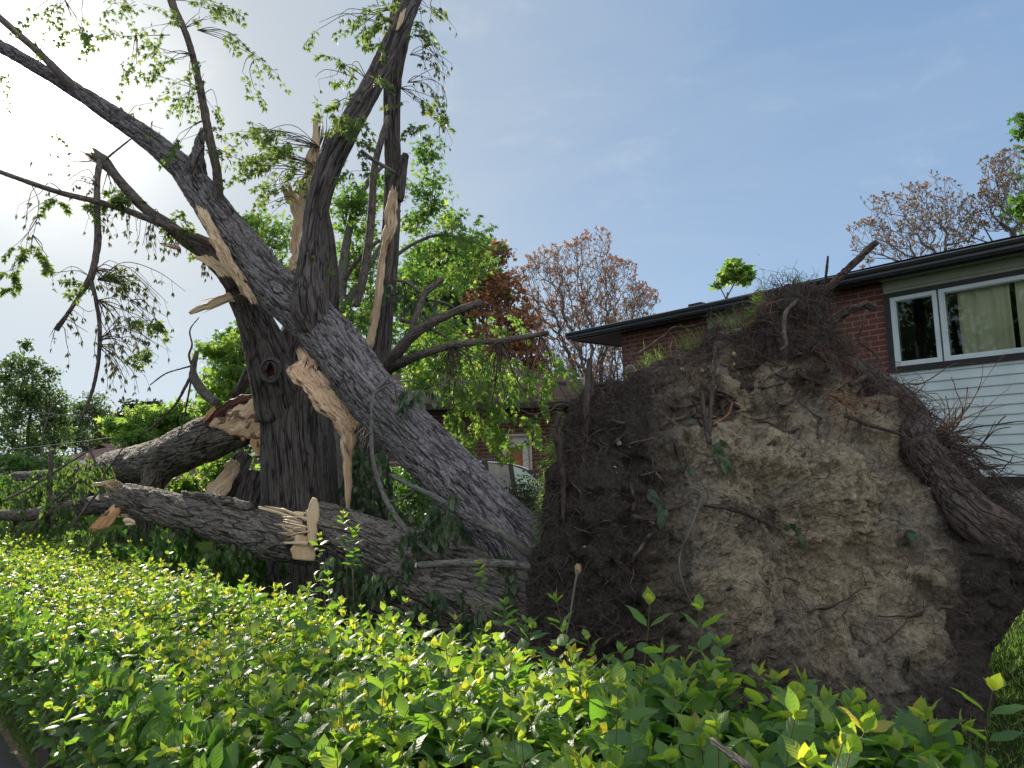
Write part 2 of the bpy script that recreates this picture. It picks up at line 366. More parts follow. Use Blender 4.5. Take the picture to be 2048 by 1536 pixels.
M['wood_stain'] = wood('stained_torn_wood', (.42, .25, .15), (.66, .48, .33), (.80, .66, .50), .06, (.09, .05, .035))
M['wood_orange'] = wood('orange_torn_wood', (.33, .17, .08), (.50, .31, .16), (.64, .46, .28), .02)
M['heart'] = wood('dark_heartwood', (.03, .014, .012), (.09, .04, .03), (.30, .15, .09), .0)
M['cut'] = wood('sawn_wood_face', (.48, .35, .21), (.62, .48, .32), (.68, .56, .40))
def leafmat(name, stops, tstops, rough=.42, trans=.5, veins=0.0, spec=.4, bump=.4):
    m, t, out = newmat(name); r_ = attr(t, 'rnd', 'Fac')
    lf = nd(t, 'ShaderNodeSeparateXYZ', ins={0: attr(t, 'lf')}); ax = mth(t, 'ABSOLUTE', lf.outputs[0])
    col = ramp(t, r_, stops); tcol = ramp(t, r_, tstops)
    geo = nd(t, 'ShaderNodeNewGeometry')
    col = mixc(t, mth(t, 'MULTIPLY', geo.outputs['Backfacing'], .45), col, (.16, .20, .12))
    if veins:
        ph = mth(t, 'SUBTRACT', lf.outputs[1], mth(t, 'MULTIPLY', mth(t, 'POWER', ax, 1.3), 1.5))
        sn = mth(t, 'SINE', mth(t, 'MULTIPLY', ph, 20.0)); v = mth(t, 'POWER', mth(t, 'ABSOLUTE', sn), 0.6)
        mr = ramp(t, ax, [(0.0, 0.0), (.018, 1.0)]); hgt = mth(t, 'MULTIPLY', v, mr)
        vc = mth(t, 'MULTIPLY', mth(t, 'SUBTRACT', 1.0, ramp(t, hgt, [(0.0, 0.0), (.45, 1.0)])), .26*veins)
        col = mixc(t, vc, col, (.22, .30, .10)); tcol = mixc(t, vc, tcol, (.10, .16, .03))
        bp = nd(t, 'ShaderNodeBump', ins={'Height': hgt, 'Strength': bump, 'Distance': .004}).outputs[0]
    else:
        bp = nd(t, 'ShaderNodeBump', ins={'Height': noise(t, attr(t, 'lf'), 7, 2).outputs[0], 'Strength': .25, 'Distance': .01}).outputs[0]
    p = nd(t, 'ShaderNodeBsdfPrincipled', ins={'Base Color': col, 'Roughness': rough, 'Specular IOR Level': spec, 'Normal': bp})
    tr = nd(t, 'ShaderNodeBsdfTranslucent', ins={'Color': tcol, 'Normal': bp})
    mx = nd(t, 'ShaderNodeMixShader', ins={0: trans, 1: p.outputs[0], 2: tr.outputs[0]})
    t.links.new(mx.outputs[0], out.inputs[0]); return m
M['hedge'] = leafmat('dogwood_leaf', [(0, (.045, .105, .036)), (.6, (.085, .165, .048)), (.87, (.15, .24, .05)), (1, (.28, .25, .06))],
                     [(0, (.18, .46, .03)), (.55, (.40, .66, .04)), (.85, (.74, .84, .05)), (1, (.92, .74, .06))], .42, .50, 1.0, .5, .22)
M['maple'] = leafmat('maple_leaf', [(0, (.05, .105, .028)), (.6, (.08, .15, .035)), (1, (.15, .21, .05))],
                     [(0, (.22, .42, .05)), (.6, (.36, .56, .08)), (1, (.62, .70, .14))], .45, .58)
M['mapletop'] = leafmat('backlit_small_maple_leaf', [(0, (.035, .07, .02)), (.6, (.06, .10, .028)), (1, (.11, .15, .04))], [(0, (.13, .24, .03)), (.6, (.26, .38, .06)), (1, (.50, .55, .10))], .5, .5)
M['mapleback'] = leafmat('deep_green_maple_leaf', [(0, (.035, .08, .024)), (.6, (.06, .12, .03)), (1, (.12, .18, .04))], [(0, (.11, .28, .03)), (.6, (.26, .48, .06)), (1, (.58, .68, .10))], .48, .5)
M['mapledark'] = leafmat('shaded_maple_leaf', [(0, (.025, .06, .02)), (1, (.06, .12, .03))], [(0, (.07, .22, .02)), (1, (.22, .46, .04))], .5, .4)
M['wilt'] = leafmat('wilted_leaf', [(0, (.035, .045, .02)), (.6, (.06, .07, .03)), (1, (.10, .09, .05))], [(0, (.09, .12, .03)), (1, (.22, .22, .06))], .6, .35)
M['wiltgreen'] = leafmat('drooping_green_leaf', [(0, (.03, .06, .035)), (1, (.065, .11, .06))], [(0, (.08, .18, .05)), (1, (.17, .32, .07))], .5, .35)
M['rust'] = leafmat('rust_leaf', [(0, (.14, .06, .03)), (1, (.30, .13, .055))], [(0, (.26, .10, .03)), (1, (.52, .22, .08))], .6, .35)
M['redkeys'] = leafmat('reddish_keys', [(0, (.13, .10, .075)), (.5, (.21, .125, .085)), (1, (.34, .14, .075))], [(0, (.2, .16, .10)), (1, (.42, .2, .10))], .6, .35)
M['grass'] = leafmat('grass_blade', [(0, (.04, .09, .015)), (.7, (.08, .15, .03)), (1, (.24, .22, .10))], [(0, (.12, .30, .03)), (1, (.40, .55, .08))], .5, .45)
M['fargreen'] = leafmat('far_leaf', [(0, (.03, .065, .022)), (1, (.075, .115, .04))], [(0, (.08, .18, .03)), (1, (.22, .34, .06))], .55, .42)
M['fardark'] = leafmat('far_evergreen', [(0, (.012, .030, .014)), (1, (.03, .055, .022))], [(0, (.02, .05, .01)), (1, (.06, .11, .02))], .6, .25)
def simple(name, col, rough=.6, ns=0, nsc=20, col2=None, bstr=0, spec=.3, coord='Object', metallic=0.0):
    m, t, out = newmat(name); c = nd(t, 'ShaderNodeTexCoord').outputs[coord]
    n = noise(t, c, nsc, 6, .6)
    cc = mixc(t, ramp(t, n.outputs[0], [(.35, 0.0), (.65, 1.0)]), col, col2 or tuple(x*.8 for x in col))
    t.links.new(pbsdf(t, cc, rough, n.outputs[0] if bstr else None, bstr, .01, spec, Metallic=metallic), out.inputs[0]); return m
M['bud'] = simple('shoot_stem', (.07, .10, .03), .6, col2=(.12, .09, .05))
M['twig'] = simple('twig', (.045, .036, .03), .8, nsc=40, col2=(.09, .075, .06))
M['fartwig'] = simple('grey_twig', (.065, .06, .055), .85, nsc=9, col2=(.12, .108, .098))
M['metal'] = simple('gutter_highlight_metal', (.25, .26, .28), .3, nsc=6, metallic=.6)
M['gutter'] = simple('dark_gutter', (.022, .022, .025), .22, nsc=6, col2=(.03, .03, .033), spec=.5)
M['darktrim'] = simple('dark_brown_trim', (.022, .019, .020), .5, nsc=9, col2=(.03, .026, .026))
M['vinyl'] = simple('white_vinyl', (.50, .59, .61), .38, nsc=3, col2=(.43, .51, .53), spec=.45)
M['soffit'] = simple('pale_soffit_board', (.30, .33, .25), .6, nsc=5, col2=(.26, .29, .22))
M['concrete'] = simple('foundation_concrete', (.22, .22, .20), .9, nsc=14, col2=(.16, .16, .15), bstr=.5)
M['curtain'] = simple('sheer_curtain', (.66, .66, .54), .8, nsc=3, col2=(.52, .54, .42))
M['inside'] = simple('dim_room', (.03, .035, .03), .9)
M['chrome'] = simple('chrome_strip', (.7, .7, .72), .15, metallic=1.0)
M['carpaint'] = simple('silver_car_paint', (.35, .37, .40), .25, nsc=2, col2=(.33, .35, .38), spec=.6, metallic=.5)
M['tyre'] = simple('tyre_rubber', (.02, .02, .02), .8)
M['postwood'] = simple('yellow_cedar_post', (.42, .27, .10), .7, nsc=14, col2=(.33, .20, .07), bstr=.3)
M['cream'] = simple('cream_trim', (.62, .58, .44), .5, nsc=5)
M['doorwhite'] = simple('white_door_paint', (.70, .72, .70), .4)
M['ply'] = simple('reddish_plywood', (.30, .11, .05), .6, nsc=7, col2=(.42, .17, .08))
M['stone'] = simple('pebble', (.30, .27, .22), .85, nsc=12, col2=(.22, .19, .15), bstr=.4)
M['palestone'] = simple('pale_stone_chip', (.48, .38, .22), .8, nsc=22, col2=(.36, .27, .15), bstr=.4)
M['fluff'] = leafmat('seed_fluff', [(0, (.55, .52, .46)), (1, (.7, .68, .62))], [(0, (.5, .48, .42)), (1, (.6, .58, .5))], .9, .5)
M['brownroof'] = simple('far_brown_roof', (.16, .10, .085), .85, nsc=3, col2=(.13, .085, .07))
M['greyroof'] = simple('far_grey_roof', (.30, .30, .30), .8, nsc=3, col2=(.24, .24, .24))
M['wire'] = simple('overhead_cable', (.25, .25, .25), .5)
M['farwall'] = simple('far_wall', (.28, .22, .17), .8)
def glass(name, tint=(.90, .92, .88)):
    m, t, out = newmat(name)
    fr = nd(t, 'ShaderNodeFresnel', ins={'IOR': 1.5}); g = nd(t, 'ShaderNodeBsdfGlossy', ins={'Color': (.95, 1, .95, 1), 'Roughness': .01})
    tr = nd(t, 'ShaderNodeBsdfTransparent', ins={'Color': (*tint, 1)})
    mx = nd(t, 'ShaderNodeMixShader', ins={0: fr.outputs[0], 1: tr.outputs[0], 2: g.outputs[0]}); t.links.new(mx.outputs[0], out.inputs[0]); return m
M['glass'] = glass('window_glass'); M['carglass'] = simple('car_glass_painted_reflection', (.20, .19, .15), .08, nsc=3, col2=(.06, .06, .05), spec=.6); M['quarterglass'] = simple('pale_glass_painted_reflection', (.38, .48, .38), .1, nsc=3, col2=(.30, .42, .34), spec=.6)  # car panes are opaque; their pale reflections are painted into the base colour
def brick(name, a, b, mortar, bw=.235, rh=.083, ms=.010):
    m, t, out = newmat(name); c = nd(t, 'ShaderNodeTexCoord').outputs['Object']
    s = nd(t, 'ShaderNodeSeparateXYZ', ins={0: c}); cx = nd(t, 'ShaderNodeCombineXYZ', ins={0: mth(t, 'ADD', s.outputs[0], s.outputs[1]), 1: s.outputs[2]})
    bt = nd(t, 'ShaderNodeTexBrick', offset=.5, ins={'Vector': cx.outputs[0], 'Color1': (*a, 1), 'Color2': (*b, 1), 'Mortar': (*mortar, 1), 'Scale': 1.0, 'Mortar Size': ms, 'Mortar Smooth': .15, 'Bias': -.1, 'Brick Width': bw, 'Row Height': rh})
    n = noise(t, c, 40, 5, .6); n2 = noise(t, c, 2.3, 4, .6)
    col = mixc(t, ramp(t, n.outputs[0], [(.3, .0), (.7, .4)]), bt.outputs[0], tuple(x*.5 for x in a))
    col = mixc(t, ramp(t, n2.outputs[0], [(.45, .0), (.7, .3)]), col, tuple(x*.55 for x in b))
    h = mth(t, 'SUBTRACT', mth(t, 'MULTIPLY', n.outputs[0], .25), bt.outputs['Fac'])
    t.links.new(pbsdf(t, col, .85, h, .8, .012), out.inputs[0]); return m
M['brick'] = brick('red_brick', (.15, .052, .040), (.11, .042, .035), (.25, .18, .15))
M['brickfar'] = brick('brown_brick', (.13, .060, .045), (.095, .045, .036), (.26, .19, .16), .24, .083, .011)
def shingle(name, a, b):
    m, t, out = newmat(name); c = attr(t, 'bk')
    bt = nd(t, 'ShaderNodeTexBrick', offset=.37, ins={'Vector': c, 'Color1': (*a, 1), 'Color2': (*b, 1), 'Mortar': (.02, .017, .016, 1), 'Scale': 1.0, 'Mortar Size': .012, 'Mortar Smooth': .3, 'Bias': 0.0, 'Brick Width': .22, 'Row Height': .135})
    n = noise(t, c, 55, 5, .7); n2 = noise(t, mapping(t, c, scale=(1, 3, 1)), 5, 4, .6)
    col = mixc(t, ramp(t, n.outputs[0], [(.3, 0.0), (.75, .55)]), bt.outputs[0], tuple(x*1.7 for x in a))
    col = mixc(t, ramp(t, n2.outputs[0], [(.4, 0.0), (.7, .4)]), col, tuple(x*.5 for x in b))
    h = mth(t, 'SUBTRACT', mth(t, 'MULTIPLY', n.outputs[0], .5), bt.outputs['Fac'])
    t.links.new(pbsdf(t, col, .9, h, .8, .015, spec=.2), out.inputs[0]); return m
M['shingle'] = shingle('dark_shingles', (.035, .028, .026), (.055, .045, .042)); M['shinglefar'] = shingle('brown_shingles', (.29, .22, .205), (.38, .30, .28))
def soil():
    m, t, out = newmat('torn_soil', 'BOTH'); c = nd(t, 'ShaderNodeTexCoord').outputs['Object']; cf = attr(t, 'clay', 'Fac')
    a = noise(t, c, 7, 8, .68, .4); b = noise(t, c, 38, 6, .72); big = noise(t, c, 1.6, 5, .6, .5)
    mu = nd(t, 'ShaderNodeTexMusgrave') if False else noise(t, c, 16, 7, .75, .8)
    f = mth(t, 'ADD', cf, mth(t, 'MULTIPLY', mth(t, 'SUBTRACT', a.outputs[0], .5), .75))
    dark = ramp(t, b.outputs[0], [(.3, (.026, .022, .021)), (.6, (.062, .052, .049)), (.8, (.14, .12, .11))])
    tan = ramp(t, b.outputs[0], [(.28, (.14, .118, .082)), (.50, (.31, .268, .192)), (.76, (.48, .42, .315))])
    grey = ramp(t, b.outputs[0], [(.28, (.095, .085, .068)), (.50, (.205, .184, .152)), (.76, (.35, .32, .27))])
    cl_ = mixc(t, ramp(t, big.outputs[0], [(.42, 0.0), (.56, 1.0)]), tan, grey)
    col = mixc(t, ramp(t, f, [(.16, 0.0), (.78, 1.0)]), dark, cl_)
    v = nd(t, 'ShaderNodeTexVoronoi', feature='F1', ins={'Vector': c, 'Scale': 26.0})
    peb = ramp(t, v.outputs['Distance'], [(.10, 1.0), (.16, 0.0)]); cc = nd(t, 'ShaderNodeSeparateColor', ins={0: v.outputs['Color']})
    peb = mth(t, 'MULTIPLY', peb, mth(t, 'GREATER_THAN', cc.outputs[0], .95))
    col = mixc(t, peb, col, (.30, .265, .21))
    h = mth(t, 'ADD', mth(t, 'MULTIPLY', a.outputs[0], 1.0), mth(t, 'MULTIPLY', mu.outputs[0], .40))
    h = mth(t, 'ADD', h, mth(t, 'MULTIPLY', b.outputs[0], .13)); h = mth(t, 'ADD', h, mth(t, 'MULTIPLY', peb, .08))
    dn = nd(t, 'ShaderNodeDisplacement', ins={'Height': h, 'Midlevel': .80, 'Scale': .115}); t.links.new(dn.outputs[0], out.inputs['Displacement'])
    t.links.new(pbsdf(t, col, .95, spec=.12), out.inputs[0]); return m
M['soil'] = soil()
M['rootbark'] = bark('root_bark', (.016, .012, .011), (.044, .034, .032), (.105, .082, .074), 34, .3, .012, lichen=(.13, .09, .07), flake=.1)
M['rootdark'] = bark('dark_root_bark', (.015, .011, .010), (.040, .029, .026), (.085, .065, .058), 30, .3, .004, lichen=(.05, .038, .034), flake=.1)
M['rootfine'] = simple('rootlet', (.036, .028, .026), .85, nsc=30, col2=(.105, .078, .066))
M['rootfib'] = simple('orange_fibrous_root', (.20, .10, .06), .8, nsc=30, col2=(.12, .065, .04))
def lawn():
    m, t, out = newmat('lawn'); c = nd(t, 'ShaderNodeTexCoord').outputs['Object']
    a = noise(t, c, 70, 6, .7); b = noise(t, c, 1.1, 5, .6)
    col = ramp(t, a.outputs[0], [(.3, (.012, .026, .007)), (.6, (.03, .06, .013)), (.8, (.06, .10, .02))])
    col = mixc(t, ramp(t, b.outputs[0], [(.45, 0.0), (.7, .6)]), col, (.045, .045, .025))
    t.links.new(pbsdf(t, col, 1.0, a.outputs[0], 1.0, .03, spec=0.0), out.inputs[0]); return m
M['lawn'] = lawn()
def asphalt():
    m, t, out = newmat('asphalt_path'); c = nd(t, 'ShaderNodeTexCoord').outputs['Object']
    a = noise(t, c, 160, 5, .8); b = noise(t, c, 2.0, 5, .6)
    col = ramp(t, a.outputs[0], [(.3, (.045, .042, .042)), (.55, (.085, .080, .080)), (.72, (.20, .19, .185))])
    col = mixc(t, ramp(t, b.outputs[0], [(.4, 0.0), (.7, .5)]), col, (.06, .055, .055))
    t.links.new(pbsdf(t, col, .85, a.outputs[0], .6, .006), out.inputs[0]); return m
M['asphalt'] = asphalt()
M['straw'] = simple('dry_needle_litter', (.26, .21, .15), .9, nsc=60, col2=(.10, .08, .05), bstr=.8)
# ------------------------------------------------------------------ ground
def sheet(name, pts, z, mat, sub=1):
    V = [(*p, z) for p in pts]; me = mesh(name, V, list(range(len(V))), [len(V)], smooth=False)
    return tag(link(name, me, mat), kind='structure')
sheet('lawn', [(-400, -60), (400, -60), (400, 500), (-400, 500)], 0.0, M['lawn'])
def uvq(u0, u1, v0, v1): return [tuple(W(u0, v0)[:2]), tuple(W(u0, v1)[:2]), tuple(W(u1, v1)[:2]), tuple(W(u1, v0)[:2])][::-1]
sheet('path', uvq(-20, 80, -0.9, 0.86), 0.012, M['asphalt'])
sheet('path_edge_litter', uvq(-20, 60, 0.84, 0.97), 0.008, M['straw'])
sheet('street', uvq(-60, 120, -9.0, -2.2), 0.006, M['asphalt'])

# ------------------------------------------------------------------ brick house on the right (local x = right along the wall, y = into the house)
VW = 11.2
hs = empty('brick_house', W(0, VW), 'red brick house with white siding and wide window behind the upturned roots', 'house', rz=math.atan2(-HU[1], -HU[0]))
def hb(name, boxes, mat, parent=hs, bev=0.0):
    mb = MB()
    for b in boxes: mb.box(*b)
    o = mb.build(name, mat, parent, False, local=(parent is hs))
    if parent is not hs: o.matrix_parent_inverse = Matrix.Identity(4)
    return o
X0 = -9.26; X1 = 6.0; XB = -4.33
hb('brick_wall', [(X0, -7.33, 0, .22, 0, 4.056), (-7.33, -5.9, .0, .22, 0, 2.75), (-5.9, XB, 0, .22, 0, 4.056), (X0, X0+.22, .22, 8.6, 0, 4.056), (X0+.22, X1, 8.4, 8.6, 0, 4.056)], M['brick'])
hb('foundation', [(XB, X1, .02, .24, 0, 1.10)], M['concrete'])
hb('foundation_trim', [(XB+.02, X1, -.02, .02, 1.12, 1.25)], M['darktrim'])
hb('frieze_board', [(XB+.0, X1, -.015, .1, 3.885, 4.056), (-7.31, -5.92, -.015, .1, 3.84, 4.056)], M['soffit'])
hb('frieze_batten', [(XB+.0, X1, -.035, -.015, 3.935, 3.955)], M['soffit'])
# lap siding
sid = MB(); z = 2.815; k = 0
rows = []
while z > 1.27:
    z2 = max(1.25, z-.128)
    V = [(XB+.045, -.005, z), (X1, -.005, z), (X1, -.022, z2+.012), (XB+.045, -.022, z2+.012), (X1, -.020, z2+.004), (XB+.045, -.020, z2+.004), (X1, -.004, z2), (XB+.045, -.004, z2)]
    sid.add(V, [0, 3, 2, 1, 3, 5, 4, 2, 5, 7, 6, 4], [4, 4, 4]); z = z2
sid.box(XB+.045, X1, .0, .2, 1.25, 2.815)
sid.build('lap_siding', M['vinyl'], hs, False, local=True)
hb('corner_trim', [(XB, XB+.05, -.03, .15, 1.25, 2.815)], M['vinyl'])
def window(x0, x1, z0, z1, panes, trim=.085):
    fr = hb('window', [(x0, x0+trim, -.05, .1, z0, z1), (x1-trim, x1, -.05, .1, z0, z1), (x0+trim, x1-trim, -.05, .1, z1-trim*.8, z1), (x0+trim, x1-trim, -.05, .1, z0, z0+trim)], M['darktrim'])
    a, b, c, d = x0+trim+.002, x1-trim-.002, z0+trim+.002, z1-trim*.8-.002
    for (p, q) in panes:
        f = .055; mb = MB()
        for bx in ((p, p+f, -.04, .06, c, d), (q-f, q, -.04, .06, c, d), (p+f, q-f, -.04, .06, c, c+f), (p+f, q-f, -.04, .06, d-f, d)): mb.box(*bx)
        for bx in ((p+f, p+f+.012, -.018, .06, c+f, d-f), (q-f-.012, q-f, -.018, .06, c+f, d-f), (p+f+.012, q-f-.012, -.018, .06, c+f, c+f+.012), (p+f+.012, q-f-.012, -.018, .06, d-f-.012, d-f)): mb.box(*bx)
        s = mb.build('sash', M['vinyl'], fr, False, local=True)
        g = MB(); g.box(p+f+.012, q-f-.012, .0, .006, c+f+.012, d-f-.012); g.build('pane', M['glass'], fr, False, local=True)
    return fr
window(XB, 1.2, 2.735, 3.885, [(-4.245, -3.632), (-3.606, -1.2), (-1.17, 1.11)])
window(-7.31, -5.92, 2.75, 3.84, [(-7.22, -6.62), (-6.6, -6.0)])
# room behind the glass, curtains
rm = MB()
for b in ((XB+.05, 1.15, 2.6, 2.65, 2.5, 4.1), (XB+.05, 1.15, .25, 2.6, 2.45, 2.5), (XB+.05, XB+.1, .25, 2.6, 2.5, 4.1), (1.1, 1.15, .25, 2.6, 2.5, 4.1), (-7.3, -5.93, 1.6, 1.65, 2.6, 4)): rm.box(*b)
rm.build('room', M['inside'], hs, False, local=True)
def curtain(x0, x1, z0, z1, y, name='curtain', amp=.035, fr=34.0, sd=0):
    n = int((x1-x0)/.006); x = np.linspace(x0, x1, n); q = np.stack([x*3+sd, x*0, x*0], -1)
    yy = y+amp*np.sin(x*fr+2.2*vn(q, sd))*(.6+.4*vn(q*2.3, sd+1)); V = []
    zz = np.linspace(z0, z1, 5)
    for c_ in zz: V.append(np.stack([x, yy*(1)+.01*np.sin(x*9+c_*5), np.full(n, c_)], -1))
    i = np.arange(4)[:, None]*n; j = np.arange(n-1)[None]
    return link(name, mesh(name, np.concatenate(V), np.stack([i+j, i+j+1, i+n+j+1, i+n+j], -1).ravel(), [4]*(4*(n-1))), M['curtain'], hs, True)
curtain(-3.42, -2.80, 2.7, 3.95, .10, sd=1, amp=.022); curtain(-2.74, 1.1, 2.7, 3.95, .10, sd=4, amp=.022); curtain(-7.0, -6.0, 2.7, 3.9, .22, sd=6)
# roof, gutter, soffit
EY = -.30; EX = -10.30; RZ = .95
def roofplane(mb, quad, ax):
    q = np.array(quad, float); e = nrm(q[1]-q[0]); n = np.cross(q[1]-q[0], q[2]-q[0]); s = nrm(np.cross(n, e))
    bkc = np.stack([(q-q[0])@e, (q-q[0])@s, 0*q[:, 0]], -1)
    mb.add(q, list(range(len(q))), [len(q)], bk=bkc)
RX1 = 7.0; dep = 9.7
za = 4.20; zr = za+RZ*1.28
rf = MB()
roofplane(rf, [(EX, EY, za), (RX1, EY, za), (RX1, EY+dep/2, zr), (EX+dep/2, EY+dep/2, zr)], 0)
roofplane(rf, [(EX, EY+dep, za), (EX, EY, za), (EX+dep/2, EY+dep/2, zr)], 0)
roofplane(rf, [(RX1, EY+dep, za), (EX, EY+dep, za), (EX+dep/2, EY+dep/2, zr), (RX1, EY+dep/2, zr)], 0)
roofplane(rf, [(RX1, EY, za-.03), (EX, EY, za-.03), (EX, EY+dep, za-.03), (RX1, EY+dep, za-.03)], 0)
ro = rf.build('roof', M['shingle'], hs, False, local=True)
def courses(mb, n, x0f, x1f, y0, dy, z0, dz, lip):
    g3 = np.random.default_rng(n)
    for i in range(n):
        x0, x1 = x0f(i), x1f(i); m = max(2, int((x1-x0)/.30)); xs = np.linspace(x0, x1, m+1); w_ = g3.uniform(-.006, .006, m+1)
        ya, za_, yb, zb = y0+dy*i, z0+dz*i, y0+dy*(i+1), z0+dz*(i+1); V = []; bkc = []
        for q, x in enumerate(xs):
            V += [(x, ya+w_[q], za_+.002), (x, ya+w_[q], za_+lip+w_[q]*.6), (x, yb+.012, zb+.004)]; bkc += [(x, i*.135-.0, 0), (x, i*.135+.01, 0), (x, (i+1)*.135, 0)]
        L = []; 
        for q in range(m): o_ = q*3; L += [o_, o_+3, o_+4, o_+1, o_+1, o_+4, o_+5, o_+2]
        mb.add(V, L, [4]*(2*m), bk=np.array(bkc))
rs = MB(); nc_ = 30; courses(rs, nc_, lambda i: EX+.05+(dep/2/nc_)*i, lambda i: RX1-.02, EY+.01, dep/2/nc_, za+.004, (zr-za)/nc_, .016)
rs.build('shingle_course', M['shingle'], ro, False, local=True)
def prism_x(name, prof, x0, x1, mat, parent=hs):
    n = len(prof); V = [(x0, *p) for p in prof]+[(x1, *p) for p in prof]; L = []; C = []
    for i in range(n): L += [i, (i+1) % n, (i+1) % n+n, i+n]; C.append(4)
    L += list(range(n))[::-1]+list(range(n, 2*n)); C += [n, n]
    return link(name, mesh(name, V, L, C, smooth=False), mat, parent, True)
gp = [(y+.30, z+.067) for y, z in [(-.60, 3.995), (-.715, 3.998), (-.728, 4.03), (-.722, 4.06), (-.745, 4.085), (-.75, 4.118), (-.735, 4.13), (-.73, 4.118), (-.60, 4.11)]]
gt = prism_x('gutter', gp, EX-.02, RX1, M['gutter'])
prism_x('gutter_highlight', [(-.452, 4.185), (-.457, 4.193), (-.452, 4.201), (-.435, 4.199)], EX-.02, RX1, M['metal'], gt)  # added pale strip that stands for the lit line along the gutter edge
hb('fascia', [(EX, RX1, -.298, -.27, 4.04, 4.17), (EX, EX+.03, -.27, 9.1, 4.04, 4.17)], M['gutter'])
hb('soffit', [(XB+.002, RX1, -.27, -.001, 4.058, 4.066), (-7.31, -5.92, -.27, -.001, 4.058, 4.066)], M['soffit'])
hb('soffit', [(EX+.03, -7.312, -.27, -.001, 4.058, 4.066), (-5.918, XB-.001, -.27, -.001, 4.058, 4.066), (EX+.03, X0-.001, 0, 9.0, 4.058, 4.066)], M['darktrim'])
for x, z in ((-8.1, .10),):
    y = EY+.9; hb('roof_vent', [(x, x+.28, y, y+.25, za+.2, za+.2+z)], M['darktrim'])
pt = MB()
for y0 in (3.42,): pass

# ------------------------------------------------------------------ low brick house in the centre background
h2 = empty('brick_garage', P(1000, 930, 17)*np.array([1, 1, 0]), 'low brown brick house with hipped shingle roof behind the green maple branches', 'house', rz=R(12))
def h2b(name, boxes, mat, parent=h2):
    mb = MB()
    for b in boxes: mb.box(*b)
    return mb.build(name, mat, parent, False, local=True)
h2b('brick_wall', [(-4.0, .06, 0, .2, 0, 2.95), (.74, 3.7, 0, .2, 0, 2.95), (.06, .74, 0, .2, 2.30, 2.95), (-4, -3.8, .2, 7.8, 0, 2.95), (3.5, 3.7, .2, 7.8, 0, 2.95)], M['brickfar'])
df = h2b('door_frame', [(.06, .11, -.04, .12, 0, 2.30), (.69, .74, -.04, .12, 0, 2.30), (.11, .69, -.04, .12, 2.25, 2.30)], M['cream'])
dd = h2b('door', [(.11, .69, .09, .13, 0, 2.25)], M['doorwhite'])
h2b('door_panel', [(.17, .55, .075, .088, .9, 2.0)], M['ply'], dd)
h2b('door_handle', [(.60, .64, .04, .088, 1.0, 1.1)], M['chrome'], dd)
r2 = MB(); a0, a1, b0, b1, ze, zt = -4.6, 4.3, -.55, 8.4, 2.98, 4.35
hd = (b1-b0)/2*.62
roofplane(r2, [(a0, b0, ze), (a1, b0, ze), (a1-3.2, b0+4.5, zt), (a0+3.2, b0+4.5, zt)], 0)
roofplane(r2, [(a1, b0, ze), (a1, b1, ze), (a1-3.2, b0+4.5, zt)], 0)
roofplane(r2, [(a0, b1, ze), (a0, b0, ze), (a0+3.2, b0+4.5, zt)], 0)
roofplane(r2, [(a1, b1, ze), (a0, b1, ze), (a0+3.2, b0+4.5, zt), (a1-3.2, b0+4.5, zt)], 0)
roofplane(r2, [(a0, b0, ze-.02), (a0, b1, ze-.02), (a1, b1, ze-.02), (a1, b0, ze-.02)], 0)
q2 = r2.build('roof', M['shinglefar'], h2, False, local=True)
rc = MB(); courses(rc, 30, lambda i: a0+.08+3.2*i/30, lambda i: a1-.08-3.2*i/30, b0+.01, 4.5/30, ze+.004, (zt-ze)/30, .045)
rc.build('shingle_course', M['shinglefar'], q2, False, local=True)
h2b('gutter', [(a0, a1, b0-.1, b0-.002, ze-.14, ze-.01)], M['darktrim'])
h2b('roof_vent', [(1.6, 1.95, 1.1, 1.4, ze+.45, ze+.62)], M['darktrim']); h2b('vent_pipe', [(2.35, 2.43, 1.0, 1.08, ze+.3, ze+.72)], M['greyroof'])

# ------------------------------------------------------------------ far roofs on the left, cables
def farhouse(name, c, wd, dp, ze, zt, rz, mroof, label):
    e = empty(name, (c[0], c[1], 0), label, 'house', rz=rz)
    mb = MB(); mb.box(-wd/2+.4, wd/2-.4, .4, dp-.4, 0, ze); mb.build('wall', M['farwall'], e, False, local=True)
    V = [(-wd/2, 0, ze), (wd/2, 0, ze), (wd/2, dp, ze), (-wd/2, dp, ze), (-wd/2+dp/2, dp/2, zt), (wd/2-dp/2, dp/2, zt)]
    link('roof', mesh('roof', V, [0, 1, 5, 4, 1, 2, 5, 2, 3, 4, 5, 3, 0, 4, 3, 2, 1, 0], [4, 3, 4, 3, 4], smooth=False), mroof, e, True)
    mb = MB(); mb.box(-wd/2+.3, wd/2-.3, -.1, -.01, ze-.15, ze-.01); mb.build('gutter', M['vinyl'], e, False, local=True)
    mb = MB(); mb.box(-1.2, .3, .32, .38, 1.0, 2.1); f = mb.build('window', M['vinyl'], e, False, local=True)
    mb = MB(); mb.box(-1.1, .2, .28, .315, 1.1, 2.0); mb.build('pane', M['inside'], f, False, local=True)
farhouse('far_house', P(178, 930, 38), 4.6, 6, 2.55, 3.45, R(8), M['brownroof'], 'far low house with brown hipped roof behind the hanging branches at left')
farhouse('far_house', P(285, 920, 30), 5.4, 5, 2.35, 3.35, R(-18), M['greyroof'], 'pale grey roofed house behind the large broken limb')
